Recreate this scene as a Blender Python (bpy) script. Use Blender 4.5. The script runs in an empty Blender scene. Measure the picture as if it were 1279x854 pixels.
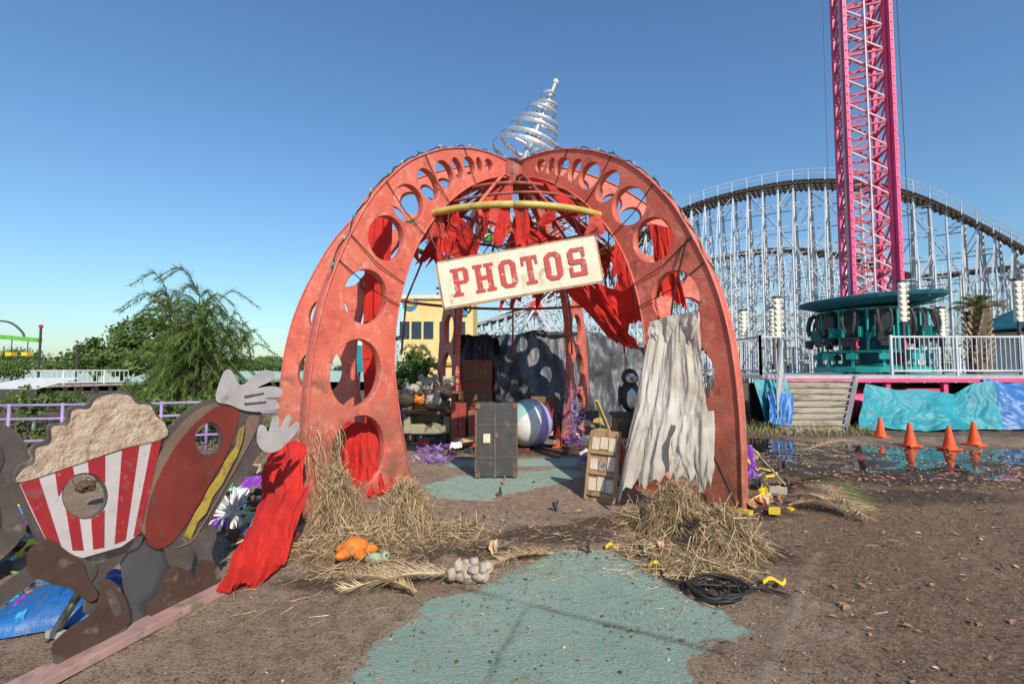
import bpy, math, random
import numpy as np
from mathutils import Vector, Matrix
random.seed(7); np.random.seed(7)
rnd=random.random
def ru(a,b): return a+(b-a)*random.random()
scene=bpy.context.scene
# ------------------------------------------------------------ camera
H=1.6; FL=604.0; PITCH=math.radians(3.13)
cd=bpy.data.cameras.new("camera"); cam=bpy.data.objects.new("camera",cd)
scene.collection.objects.link(cam); scene.camera=cam
cd.lens=17; cd.sensor_width=36; cd.clip_start=0.05; cd.clip_end=6000
cam.location=(0,0,H); cam.rotation_euler=(math.pi/2+PITCH,0,0)
# survey helpers: bearings measured in the photo -> world positions at a stated distance / on the ground
def sight(u,v):
    x=(u-639.5)/FL; y=(427-v)/FL
    return Vector((x, math.cos(PITCH)-y*math.sin(PITCH), math.sin(PITCH)+y*math.cos(PITCH)))
def D(u,v,d):
    r=sight(u,v); return Vector((0,0,H))+r*(d/r.y)
def G(u,v,z=0.0):
    r=sight(u,v); return Vector((0,0,H))+r*((z-H)/r.z)
# ------------------------------------------------------------ materials
def mat(name,c1,c2=None,rough=.7,metal=0,scale=3,detail=6,bump=.0,bscale=None,dirt=None,dscale=2,dthr=.58,dsoft=.12,dirt2=None,d2=(5,.55,.2),stretch=(1,1,1),trans=False,zdirt=None,spec=.4):
    m=bpy.data.materials.new(name); m.use_nodes=True
    nt=m.node_tree; N=nt.nodes; L=nt.links; b=N["Principled BSDF"]
    tc=N.new("ShaderNodeTexCoord"); mp=N.new("ShaderNodeMapping"); mp.inputs["Scale"].default_value=stretch
    L.new(tc.outputs["Object"],mp.inputs["Vector"])
    def noise(sc,det=detail):
        n=N.new("ShaderNodeTexNoise"); n.inputs["Scale"].default_value=sc; n.inputs["Detail"].default_value=det; n.inputs["Roughness"].default_value=.62
        L.new(mp.outputs["Vector"],n.inputs["Vector"]); return n.outputs["Fac"]
    def ramp(fac,a,bb):
        r=N.new("ShaderNodeMapRange"); r.inputs["From Min"].default_value=a; r.inputs["From Max"].default_value=bb; L.new(fac,r.inputs["Value"]); return r.outputs["Result"]
    def mix(f,a,bb):
        x=N.new("ShaderNodeMix"); x.data_type='RGBA'; L.new(f,x.inputs[0])
        for i,s in ((6,a),(7,bb)):
            if isinstance(s,(tuple,list)): x.inputs[i].default_value=(*s[:3],1)
            else: L.new(s,x.inputs[i])
        return x.outputs[2]
    if c2 is None: c2=tuple(c*.75 for c in c1)
    col=mix(ramp(noise(scale),.35,.65),c1,c2)
    if dirt2: col=mix(ramp(noise(d2[0],10),d2[1],d2[1]+d2[2]),col,dirt2)
    if dirt: col=mix(ramp(noise(dscale,9),dthr,dthr+dsoft),col,dirt)
    if zdirt:
        sp=N.new("ShaderNodeSeparateXYZ"); g=N.new("ShaderNodeNewGeometry"); L.new(g.outputs["Position"],sp.inputs[0])
        z=ramp(sp.outputs["Z"],zdirt[1],zdirt[0])
        mu=N.new("ShaderNodeMath"); mu.operation='MULTIPLY'; L.new(z,mu.inputs[0]); L.new(ramp(noise(4,9),.3,.6),mu.inputs[1])
        col=mix(mu.outputs[0],col,zdirt[2])
    L.new(col,b.inputs["Base Color"])
    b.inputs["Roughness"].default_value=rough; b.inputs["Metallic"].default_value=metal
    b.inputs["Specular IOR Level"].default_value=spec
    if bump:
        bp=N.new("ShaderNodeBump"); bp.inputs["Strength"].default_value=bump; bp.inputs["Distance"].default_value=.03
        L.new(noise(bscale or scale*4,8),bp.inputs["Height"]); L.new(bp.outputs[0],b.inputs["Normal"])
    if trans:
        out=N["Material Output"]; t=N.new("ShaderNodeBsdfTranslucent"); L.new(col,t.inputs["Color"])
        ms=N.new("ShaderNodeMixShader"); ms.inputs[0].default_value=.3; L.new(b.outputs[0],ms.inputs[1]); L.new(t.outputs[0],ms.inputs[2]); L.new(ms.outputs[0],out.inputs["Surface"])
    return m
M={}
M['rib']=mat("salmon_paint",(.68,.17,.11),(.54,.10,.065),rough=.5,scale=1.3,bump=.3,bscale=26,dirt=(.17,.07,.045),dscale=4.6,dthr=.575,dsoft=.16,dirt2=(.72,.28,.20),d2=(6,.53,.2),zdirt=(0.1,1.8,(.19,.10,.065)))
M['ribdark']=mat("weathered_red_paint",(.42,.09,.065),(.26,.06,.045),rough=.6,scale=5,dirt=(.14,.08,.06),dscale=8,dthr=.5)
M['yellowpipe']=mat("yellow_pipe_paint",(.60,.48,.13),(.46,.34,.08),rough=.4,scale=4,dirt=(.2,.13,.06),dscale=9)
M['cream']=mat("cream_sign_paint",(.74,.66,.52),(.64,.54,.40),rough=.6,scale=3,dirt=(.30,.17,.08),dscale=5,dthr=.58,dsoft=.16,dirt2=(.5,.36,.22),d2=(16,.6,.12))
M['letter']=mat("red_letter_paint",(.50,.05,.04),(.38,.06,.05),rough=.6,scale=8,dirt=(.55,.38,.28),dscale=14,dthr=.60,dsoft=.05)
M['redcloth']=mat("red_fabric",(.74,.035,.022),(.50,.025,.02),rough=.8,scale=3,trans=True,bump=.2,bscale=15,dirt=(.34,.06,.04),dscale=3)
M['pinkcloth']=mat("faded_red_fabric",(.70,.12,.08),(.52,.06,.05),rough=.85,scale=3,trans=True,dirt=(.3,.1,.07),dscale=3)
M['whitecloth']=mat("dirty_white_fabric",(.72,.67,.58),(.58,.52,.43),rough=.9,scale=2.2,trans=True,bump=.4,bscale=14,dirt=(.36,.30,.22),dscale=2.6,dthr=.54,dsoft=.2,zdirt=(.1,1.1,(.36,.29,.21)))
M['steel']=mat("galvanised_steel",(.62,.63,.64),(.48,.49,.5),rough=.35,metal=.6,scale=6)
M['galv']=mat("weathered_white_steel",(.60,.63,.66),(.44,.46,.48),rough=.6,scale=1,dirt=(.25,.19,.15),dscale=1.3,dthr=.62)
M['trackwood']=mat("old_track_timber",(.15,.11,.08),(.08,.065,.05),rough=.9,scale=2)
M['magenta']=mat("pink_tower_paint",(.80,.09,.24),(.66,.06,.17),rough=.45,scale=1)
M['pinkred']=mat("red_tower_paint",(.48,.04,.09),(.62,.12,.16),rough=.5,scale=1)
M['palepink']=mat("pale_pink_paint",(.72,.48,.52),(.6,.36,.42),rough=.5,scale=2)
M['teal']=mat("teal_paint",(.02,.33,.29),(.015,.24,.22),rough=.4,scale=2)
M['tealcanvas']=mat("dark_teal_canvas",(.012,.12,.15),(.008,.08,.11),rough=.6,scale=2)
M['black']=mat("black_plastic",(.018,.018,.02),(.03,.03,.03),rough=.45,scale=5)
M['dark']=mat("charcoal_paint",(.045,.042,.042),(.07,.065,.06),rough=.7,scale=6,dirt=(.14,.11,.09),dscale=6)
M['rubber']=mat("black_rubber",(.012,.012,.012),(.03,.028,.025),rough=.5)
M['white']=mat("white_paint",(.75,.74,.70),(.62,.6,.55),rough=.6,scale=4,dirt=(.4,.34,.27),dscale=5)
M['bulb']=mat("warm_glass_bulb",(.8,.75,.6),(.7,.62,.42),rough=.2)
M['tarpblue']=mat("blue_tarp",(.02,.15,.42),(.012,.09,.28),rough=.4,scale=2,bump=.4,bscale=8,dirt=(.1,.12,.14),dscale=5)
M['tarpteal']=mat("turquoise_tarp",(.02,.29,.34),(.012,.19,.24),rough=.5,scale=2,bump=.3,bscale=5,dirt=(.1,.2,.2),dscale=4)
M['tarpgrey']=mat("grey_tarp",(.13,.135,.145),(.07,.075,.08),rough=.4,scale=1.6,bump=1.0,bscale=5,dirt=(.28,.26,.23),dscale=3,dthr=.62)
M['tarpblack']=mat("black_tarp",(.022,.022,.025),(.04,.04,.045),rough=.45,scale=2,bump=.9,bscale=5)
M['cone']=mat("orange_cone_plastic",(.90,.11,.03),(.78,.09,.02),rough=.5,dirt=(.5,.12,.06),dscale=9,dthr=.64)
M['straw']=mat("dry_straw",(.52,.37,.20),(.38,.26,.13),rough=.9,scale=20)
M['straw2']=mat("brown_straw",(.27,.18,.10),(.17,.11,.06),rough=.9,scale=20)
M['straw3']=mat("pale_straw",(.66,.52,.32),(.5,.37,.21),rough=.9,scale=20)
M['mound']=mat("straw_thatch",(.18,.12,.07),(.09,.06,.04),rough=1,scale=14,bump=1,bscale=40)
M['leafa']=mat("brown_leaf",(.42,.22,.11),(.28,.14,.07),rough=.8,scale=9)
M['leafb']=mat("tan_leaf",(.68,.44,.27),(.52,.33,.19),rough=.8,scale=9)
M['leafc']=mat("dark_leaf",(.07,.042,.028),(.12,.07,.04),rough=.8,scale=9)
M['g1']=mat("green_foliage_a",(.12,.20,.04),(.08,.14,.03),rough=.7,scale=2,trans=True)
M['g2']=mat("green_foliage_b",(.19,.26,.06),(.12,.19,.045),rough=.7,scale=2,trans=True)
M['g3']=mat("green_foliage_c",(.045,.08,.022),(.06,.10,.028),rough=.8,scale=2)
M['bark']=mat("bark",(.16,.12,.085),(.09,.065,.045),rough=.95,scale=8,bump=.8,bscale=30,stretch=(1,1,.3))
M['purple']=mat("purple_pipe_paint",(.34,.25,.46),(.26,.18,.36),rough=.5,dirt=(.3,.27,.25),dscale=5)
M['purpletin']=mat("purple_tinsel",(.16,.03,.30),(.28,.06,.42),rough=.35,scale=30)
M['popcorn']=mat("popcorn_paint",(.66,.51,.38),(.48,.33,.22),rough=.7,scale=11,bump=1.0,bscale=16,dirt=(.27,.17,.1),dscale=17,dthr=.54,dsoft=.2)
M['stripered']=mat("stripe_red_paint",(.42,.03,.035),(.33,.025,.03),rough=.45,scale=4,dirt=(.24,.11,.09),dscale=7,dirt2=(.5,.14,.13),d2=(15,.6,.1))
M['stripewhite']=mat("stripe_white_paint",(.66,.58,.56),(.54,.47,.45),rough=.45,scale=4,dirt=(.32,.26,.22),dscale=7)
M['outline']=mat("brown_grey_outline_paint",(.12,.095,.085),(.08,.062,.055),rough=.5,scale=5,dirt=(.24,.2,.17),dscale=6)
M['shoe']=mat("brown_shoe_paint",(.10,.058,.042),(.062,.036,.027),rough=.45,scale=4,dirt=(.24,.18,.14),dscale=5,dthr=.55)
M['sausage']=mat("sausage_paint",(.24,.04,.03),(.16,.028,.022),rough=.4,scale=4,dirt=(.13,.07,.05),dscale=6)
M['bun']=mat("bun_paint",(.24,.16,.11),(.17,.11,.075),rough=.55,scale=4,dirt=(.11,.085,.07),dscale=6)
M['mustard']=mat("mustard_paint",(.50,.35,.06),(.4,.27,.04),rough=.5,dirt=(.26,.17,.06),dscale=12,dthr=.5)
M['glove']=mat("glove_paint",(.52,.48,.46),(.40,.36,.35),rough=.6,scale=5,dirt=(.24,.2,.18),dscale=7)
M['sheet']=mat("bare_metal_panel",(.20,.20,.21),(.14,.14,.15),rough=.3,metal=.6,scale=3)
M['plank']=mat("pink_plank_paint",(.46,.27,.24),(.33,.19,.16),rough=.8,scale=5,dirt=(.2,.15,.11),dscale=6,dthr=.5)
M['wood']=mat("weathered_wood",(.42,.37,.30),(.30,.25,.19),rough=.85,scale=4,stretch=(.6,3,3),bump=.3,dirt=(.18,.15,.12),dscale=2,dthr=.5)
M['brownwood']=mat("brown_wood",(.24,.12,.06),(.14,.07,.035),rough=.6,scale=5,stretch=(3,3,.4))
M['tanwood']=mat("tan_wood",(.46,.28,.15),(.34,.2,.1),rough=.6,scale=5,stretch=(3,3,.4),dirt=(.2,.13,.08),dscale=3,dthr=.52)
M['redwood']=mat("red_cabinet_paint",(.36,.06,.035),(.25,.04,.03),rough=.5,scale=3)
M['olive']=mat("olive_upholstery",(.38,.34,.22),(.28,.25,.16),rough=.9,scale=6,bump=.3)
M['plush']=mat("dirty_plush",(.5,.45,.36),(.32,.27,.2),rough=1,scale=9,bump=.8,bscale=50)
M['plushdark']=mat("dark_plush",(.06,.045,.04),(.1,.07,.05),rough=1,scale=9,bump=.8,bscale=50)
M['coral']=mat("pale_stone",(.58,.49,.39),(.38,.3,.23),rough=1,scale=12,bump=1,bscale=30)
M['orange']=mat("orange_plush",(.75,.25,.03),(.6,.15,.02),rough=.9,scale=12,bump=.6,bscale=40,dirt=(.35,.17,.07),dscale=10)
M['greenplush']=mat("green_plush",(.30,.38,.22),(.35,.38,.28),rough=.9,scale=12,dirt=(.25,.2,.14),dscale=10)
M['lav']=mat("lavender_vinyl",(.44,.38,.62),(.38,.32,.54),rough=.4)
M['aqua']=mat("aqua_vinyl",(.34,.60,.55),(.28,.5,.47),rough=.4)
M['pinkv']=mat("pink_vinyl",(.62,.34,.40),(.5,.25,.32),rough=.4)
M['yellow']=mat("yellow_plastic",(.80,.58,.03),(.7,.48,.02),rough=.5)
M['ywall']=mat("yellow_plaster",(.75,.57,.25),(.66,.49,.2),rough=.8,scale=1)
M['redp']=mat("red_plastic",(.6,.04,.03),rough=.5)
M['bluep']=mat("blue_paint",(.03,.25,.5),rough=.5)
M['glassdark']=mat("dark_window",(.03,.05,.07),(.02,.03,.05),rough=.15)
M['paper']=mat("faded_paper",(.7,.62,.46),(.6,.48,.33),rough=.8,scale=20,dirt=(.3,.22,.15),dscale=12)
M['photo']=mat("photo_print",(.12,.14,.18),(.5,.35,.25),rough=.4,scale=25)
M['greenp']=mat("lime_green_paint",(.15,.45,.06),rough=.5)
# ------------------------------------------------------------ noise
def vnoise(x,y,seed=0):
    xi=np.floor(x).astype(np.int64);yi=np.floor(y).astype(np.int64);xf=x-xi;yf=y-yi
    def h(a,b):
        n=(a*374761393+b*668265263+seed*69069)&0x7fffffff; n=((n^(n>>13))*1274126177)&0x7fffffff
        return ((n^(n>>16))&0xffff)/65535.
    u=xf*xf*(3-2*xf);v=yf*yf*(3-2*yf)
    return (h(xi,yi)*(1-u)+h(xi+1,yi)*u)*(1-v)+(h(xi,yi+1)*(1-u)+h(xi+1,yi+1)*u)*v
def fbm(x,y,o=4,seed=0):
    s=0;a=.5
    for i in range(o): s=s+a*vnoise(x*2**i,y*2**i,seed+i); a*=.5
    return s
# ------------------------------------------------------------ mesh builder
class MB:
    def __init__(s): s.v=[];s.f=[];s.mi=[];s.mats=[]
    def m(s,k):
        if k not in s.mats: s.mats.append(k)
        return s.mats.index(k)
    def face(s,pts,k):
        n=len(s.v); s.v+= [tuple(p) for p in pts]; s.f.append(tuple(range(n,n+len(pts)))); s.mi.append(s.m(k))
    def box(s,c,size,k,rz=0,R=None):
        R=R or Matrix.Rotation(rz,3,'Z'); c=Vector(c); n=len(s.v)
        for x in(-.5,.5):
            for y in(-.5,.5):
                for z in(-.5,.5): s.v.append(tuple(c+R@Vector((x*size[0],y*size[1],z*size[2]))))
        for q in((0,1,3,2),(4,6,7,5),(0,4,5,1),(2,3,7,6),(0,2,6,4),(1,5,7,3)):
            s.f.append(tuple(n+i for i in q)); s.mi.append(s.m(k))
    def beam(s,p,q,w,k,h=None):
        p=Vector(p);q=Vector(q);d=q-p
        if d.length<1e-6:return
        R=d.to_track_quat('Y','Z').to_matrix(); s.box((p+q)/2,(w,d.length,h or w),k,R=R)
    def tube(s,pts,r,k,n=8,closed=False):
        pts=[Vector(p) for p in pts]; N=len(pts); rr=r if isinstance(r,(list,tuple)) else [r]*N
        base=len(s.v); up=Vector((0,0,1)); mi=s.m(k); prev=None
        for i,p in enumerate(pts):
            a=pts[(i-1)%N] if (closed or i>0) else p; b=pts[(i+1)%N] if (closed or i<N-1) else p
            t=(b-a).normalized() if (b-a).length>1e-9 else Vector((0,0,1))
            x=prev if prev is not None else (t.cross(up) if abs(t.z)<.95 else t.cross(Vector((1,0,0))))
            x=(x-t*x.dot(t)); x=x.normalized() if x.length>1e-6 else t.orthogonal().normalized()
            prev=x; y=t.cross(x)
            for j in range(n):
                a_=2*math.pi*j/n; s.v.append(tuple(p+x*(rr[i]*math.cos(a_))+y*(rr[i]*math.sin(a_))))
        for i in range(N if closed else N-1):
            i2=(i+1)%N
            for j in range(n):
                j2=(j+1)%n; s.f.append((base+i*n+j,base+i*n+j2,base+i2*n+j2,base+i2*n+j)); s.mi.append(mi)
        if not closed:
            s.f.append(tuple(base+j for j in range(n))[::-1]); s.mi.append(mi)
            s.f.append(tuple(base+(N-1)*n+j for j in range(n))); s.mi.append(mi)
    def lathe(s,prof,c,k,n=24,R=None,cap=True):
        c=Vector(c); base=len(s.v); mi=s.m(k)
        for r,z in prof:
            for j in range(n):
                a=2*math.pi*j/n; p=Vector((r*math.cos(a),r*math.sin(a),z)); p=R@p if R else p; s.v.append(tuple(c+p))
        for i in range(len(prof)-1):
            for j in range(n):
                j2=(j+1)%n; s.f.append((base+i*n+j,base+i*n+j2,base+(i+1)*n+j2,base+(i+1)*n+j)); s.mi.append(mi)
        if cap:
            s.f.append(tuple(base+j for j in range(n))[::-1]); s.mi.append(mi)
            s.f.append(tuple(base+(len(prof)-1)*n+j for j in range(n))); s.mi.append(mi)
    def ell(s,c,r,k,n=12,noise=0,R=None,segs=None):
        c=Vector(c); base=len(s.v); m_=n//2+1
        if not isinstance(r,(tuple,list)): r=(r,r,r)
        ph=[ru(0,6) for _ in range(6)]
        for i in range(m_+1):
            th=math.pi*i/m_
            for j in range(n):
                a=2*math.pi*j/n; x=math.sin(th)*math.cos(a);y=math.sin(th)*math.sin(a);z=math.cos(th)
                q=1+noise*(math.sin(5*x+ph[0])*math.sin(4*y+ph[1])+.6*math.sin(9*z+ph[2]+7*x)+.4*math.sin(13*y+ph[3]))
                p=Vector((x*r[0]*q,y*r[1]*q,z*r[2]*q)); p=R@p if R else p; s.v.append(tuple(c+p))
        for i in range(m_):
            for j in range(n):
                j2=(j+1)%n; kk=k if segs is None else segs[(j*len(segs)//n)%len(segs)]
                s.f.append((base+i*n+j,base+(i+1)*n+j,base+(i+1)*n+j2,base+i*n+j2)); s.mi.append(s.m(kk))
    def grid(s,P,k):
        nv=len(P);nu=len(P[0]);base=len(s.v);mi=s.m(k)
        for row in P:
            for p in row: s.v.append(tuple(p))
        for i in range(nv-1):
            for j in range(nu-1):
                s.f.append((base+i*nu+j,base+i*nu+j+1,base+(i+1)*nu+j+1,base+(i+1)*nu+j)); s.mi.append(mi)
    def drape(s,top,bot,k,nu=40,nv=30,amp=.04,folds=6,sag=0,rag=.08,bulge=0,vf=1.3,gather=.0):
        def samp(L,u):
            x=u*(len(L)-1); i=min(int(x),len(L)-2); return Vector(L[i]).lerp(Vector(L[i+1]),x-i)
        ph=ru(0,60); n=(Vector(top[-1])-Vector(top[0])).cross(Vector(bot[0])-Vector(top[0])); n=n.normalized() if n.length>0 else Vector((0,-1,0))
        U,Vv=np.meshgrid(np.linspace(0,1,nu+1),np.linspace(0,1,nv+1))
        warp=(fbm(U*2+ph,Vv*2+3,3,5)-.44)*.5
        Fo=(fbm((U+warp)*folds*1.7+ph,Vv*vf+ph,4,3)-.47)*4.2; Fi=(fbm(U*folds*3+ph,Vv*6+ph,3,8)-.44)*1.2
        rg=(fbm(np.linspace(0,1,nu+1)*9+ph,np.zeros(nu+1),3,2)-.2)*1.3
        P=[]
        for i in range(nv+1):
            v=i/nv; row=[]
            for j in range(nu+1):
                u=j/nu; v2=v*(1-rag*max(0,rg[j])*1.6)
                ug=.5+(u-.5)*(1-gather*math.exp(-v*5))
                p=samp(top,ug).lerp(samp(bot,u),v2)
                p=p+n*(amp*(Fo[i,j]+Fi[i,j])*(.45+.55*v2))+n*bulge*math.sin(math.pi*v); p.z-=sag*math.sin(math.pi*u)
                p.x+=amp*1.2*warp[i,j]*4
                row.append(p)
            P.append(row)
        s.grid(P,k)
    def obj(s,name,parent=None,smooth=False,bevel=0):
        me=bpy.data.meshes.new(name); me.from_pydata(s.v,[],s.f)
        for k in s.mats: me.materials.append(M[k])
        me.polygons.foreach_set("material_index",s.mi)
        if smooth: me.polygons.foreach_set("use_smooth",[True]*len(me.polygons))
        me.update(); o=bpy.data.objects.new(name,me); scene.collection.objects.link(o)
        if parent: o.parent=parent
        if bevel:
            b=o.modifiers.new("b",'BEVEL'); b.width=bevel; b.segments=2; b.limit_method='ANGLE'
        return o
def empty(name):
    e=bpy.data.objects.new(name,None); scene.collection.objects.link(e); return e
def bezier_smooth(pts,n=8):
    out=[]; P=[tuple(p) for p in pts]
    for i in range(len(P)-1):
        p0=P[max(i-1,0)];p1=P[i];p2=P[i+1];p3=P[min(i+2,len(P)-1)]
        for j in range(n):
            t=j/n; out.append(tuple(.5*((2*b)+(-a+c)*t+(2*a-5*b+4*c-d)*t*t+(-a+3*b-3*c+d)*t**3) for a,b,c,d in zip(p0,p1,p2,p3)))
    out.append(P[-1]); return out
def closed_smooth(pts,n=5):
    P=pts; L=len(P); out=[]
    for i in range(L):
        p0=P[i-1];p1=P[i];p2=P[(i+1)%L];p3=P[(i+2)%L]
        for j in range(n):
            t=j/n; out.append(tuple(.5*((2*b)+(-a+c)*t+(2*a-5*b+4*c-d)*t*t+(-a+3*b-3*c+d)*t**3) for a,b,c,d in zip(p0,p1,p2,p3)))
    return out
def plate(name,outlines,half,k,matrix,parent=None,bevel=.0):
    cu=bpy.data.curves.new(name,'CURVE'); cu.dimensions='2D'; cu.fill_mode='BOTH'; cu.extrude=half; cu.bevel_depth=bevel; cu.bevel_resolution=1
    for o in outlines:
        sp=cu.splines.new('POLY'); sp.points.add(len(o)-1)
        for i,p in enumerate(o): sp.points[i].co=(p[0],p[1],0,1)
        sp.use_cyclic_u=True
    t=bpy.data.objects.new("tmp",cu); scene.collection.objects.link(t)
    dg=bpy.context.evaluated_depsgraph_get(); dg.update()
    me=bpy.data.meshes.new_from_object(t.evaluated_get(dg)); bpy.data.objects.remove(t)
    me.materials.clear(); me.materials.append(M[k])
    o=bpy.data.objects.new(name,me); scene.collection.objects.link(o); o.matrix_world=matrix
    if parent: o.parent=parent
    return o
def frame(origin,xdir,ydir=Vector((0,0,1))):
    x=Vector(xdir).normalized(); y=Vector(ydir).normalized(); z=x.cross(y)
    m=Matrix((x,y,z)).transposed().to_4x4(); m.translation=Vector(origin); return m
def circ(c,rx,ry,n=28,rot=0):
    o=[]
    for i in range(n):
        a=2*math.pi*i/n; x=rx*math.cos(a);y=ry*math.sin(a)
        o.append((c[0]+x*math.cos(rot)-y*math.sin(rot),c[1]+x*math.sin(rot)+y*math.cos(rot)))
    return o
# ------------------------------------------------------------ ground
def axis(lo,f0,f1,hi,step,far):
    a=list(np.arange(f0,f1,step)); 
    x=f1; st=step
    while x<hi: a.append(x); st=min(st*1.15,far); x+=st
    a.append(hi); x=f0; st=step; b=[]
    while x>lo: st=min(st*1.15,far); x-=st; b.append(x)
    return np.array(sorted(b)+a)
xs=axis(-900,-3.2,5.5,900,.03,60); ys=axis(-30,2.0,7.5,1500,.03,60)
X,Y=np.meshgrid(xs,ys)
def sd_poly(X,Y,poly):
    d=np.full(X.shape,1e9); inside=np.zeros(X.shape,bool); n=len(poly)
    for i in range(n):
        ax,ay=poly[i];bx,by=poly[(i+1)%n]; ex=bx-ax;ey=by-ay
        t=np.clip(((X-ax)*ex+(Y-ay)*ey)/(ex*ex+ey*ey),0,1)
        d=np.minimum(d,np.hypot(X-ax-t*ex,Y-ay-t*ey))
        c=((ay>Y)!=(by>Y))&(X<(bx-ax)*(Y-ay)/(by-ay+1e-12)+ax); inside^=c
    return np.where(inside,-d,d)
def g2(u,v): p=G(u,v); return (p.x,p.y)
greenpolys=[[g2(*p) for p in ((425,856),(490,795),(535,752),(600,738),(640,715),(700,690),(770,688),(810,705),(855,745),(905,768),(935,790),(870,808),(850,830),(880,870),(860,1000),(425,1000))],
  [g2(*p) for p in ((530,606),(575,594),(700,585),(735,592),(690,605),(600,624),(550,622))],
  [g2(*p) for p in ((560,575),(720,572),(720,580),(560,583))]]
green=np.zeros(X.shape)
for p in greenpolys: green=np.maximum(green,np.clip(.5-sd_poly(X,Y,p)/.35,0,1))
def blob(cx,cy,rx,ry): return np.clip(1.25-np.sqrt(((X-cx)/rx)**2+((Y-cy)/ry)**2),0,1)
mud=np.zeros(X.shape)
for (u,v,rx,ry) in ((690,668,.9,.42),(610,690,.6,.3),(900,725,.55,.3),(860,650,.8,.5),(480,690,.9,.5),(440,725,.7,.25),(985,560,1.8,2.4),(1100,590,2.3,1.4),(930,640,.7,.5),(650,560,3,1.2),(780,600,.8,.5),(300,640,1.4,1.0),(1010,590,1.3,.8),(760,655,.5,.3),(1150,620,1.6,.5),(940,690,.5,.4)):
    p=G(u,v); mud=np.maximum(mud,blob(p.x,p.y,rx,ry))
mud=np.maximum(mud,np.clip((Y-8.8)/3,0,1)*.7)
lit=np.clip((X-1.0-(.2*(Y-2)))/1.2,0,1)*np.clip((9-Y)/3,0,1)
pm=G(1130,573); wet=np.clip(1.4-np.sqrt(((X-pm.x)/4.5)**2+((Y-pm.y)/1.9)**2),0,1)
crack=np.zeros(X.shape)
def line(a,b,w,val=1):
    global crack
    ex=b[0]-a[0];ey=b[1]-a[1]; t=np.clip(((X-a[0])*ex+(Y-a[1])*ey)/(ex*ex+ey*ey),0,1)
    d=np.hypot(X-a[0]-t*ex+(fbm(X*6,Y*6,2,5)-.4)*.05,Y-a[1]-t*ey); crack=np.maximum(crack,np.clip(1-d/w,0,1)*val*np.clip(fbm(X*3,Y*3,3,77)*3-.6,0.1,1))
line(g2(560,730),g2(900,815),.036); line(g2(655,760),g2(600,860),.026,.7)
a=g2(1020,690);b=g2(950,860);ex=b[0]-a[0];ey=b[1]-a[1];t=np.clip(((X-a[0])*ex+(Y-a[1])*ey)/(ex*ex+ey*ey),0,1)
seam=np.clip(1.2-np.hypot(X-a[0]-t*ex+(fbm(X*7,Y*7,4,15)-.45)*.09,Y-a[1]-t*ey)/.04,0,1)*np.clip(fbm(X*9,Y*9,4,78)*5-1.6,0,1)*.8
Z=(fbm(X*1.1,Y*1.1,4,1)-.47)*.05+(fbm(X*9,Y*9,3,9)-.44)*.024*(1-green*.8)+mud*(fbm(X*5,Y*5,3,11)-.35)*.06+lit*(fbm(X*14,Y*14,3,19)-.44)*.03
Z-=crack*.012; Z+=seam*.014-wet*.012
far=np.clip((Y-16)/20,0,1)
Z=Z*(1-far)
sh=np.clip((Y-(22+.0*X))/8,0,1)*np.clip((-6-X+.02*Y)/5,0,1)
sh=np.maximum(sh,np.clip((Y-180)/40,0,1)*np.clip((700-Y)/60,0,1))
Z-=sh*2.2
def gz(x,y):
    i=np.clip(np.searchsorted(xs,x)-1,0,len(xs)-2);j=np.clip(np.searchsorted(ys,y)-1,0,len(ys)-2)
    fx=(x-xs[i])/(xs[i+1]-xs[i]);fy=(y-ys[j])/(ys[j+1]-ys[j])
    return (Z[j,i]*(1-fx)+Z[j,i+1]*fx)*(1-fy)+(Z[j+1,i]*(1-fx)+Z[j+1,i+1]*fx)*fy
nx=len(xs);ny=len(ys)
GV=np.stack([X,Y,Z],-1).reshape(-1,3)
idx=np.arange(nx*ny).reshape(ny,nx)
GF=np.stack([idx[:-1,:-1],idx[:-1,1:],idx[1:,1:],idx[1:,:-1]],-1).reshape(-1,4)
def npmesh(name,V,Fc,mats,mi=None,smooth=False):
    me=bpy.data.meshes.new(name); k=Fc.shape[1]
    me.vertices.add(len(V)); me.vertices.foreach_set("co",V.astype(np.float32).ravel())
    me.loops.add(Fc.size); me.loops.foreach_set("vertex_index",Fc.astype(np.int32).ravel())
    me.polygons.add(len(Fc)); me.polygons.foreach_set("loop_start",np.arange(0,Fc.size,k,dtype=np.int32))
    me.polygons.foreach_set("loop_total",np.full(len(Fc),k,dtype=np.int32))
    for m in mats: me.materials.append(m)
    if mi is not None: me.polygons.foreach_set("material_index",mi.astype(np.int32))
    if smooth: me.polygons.foreach_set("use_smooth",np.ones(len(Fc),bool))
    me.update(calc_edges=True); me.validate()
    o=bpy.data.objects.new(name,me); scene.collection.objects.link(o); return o
gm=bpy.data.materials.new("ground_dirt"); gm.use_nodes=True
ground=npmesh("ground",GV,GF,[gm],smooth=True)
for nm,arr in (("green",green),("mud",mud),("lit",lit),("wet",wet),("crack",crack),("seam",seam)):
    at=ground.data.attributes.new(nm,'FLOAT','POINT'); at.data.foreach_set("value",arr.ravel().astype(np.float32))
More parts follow.
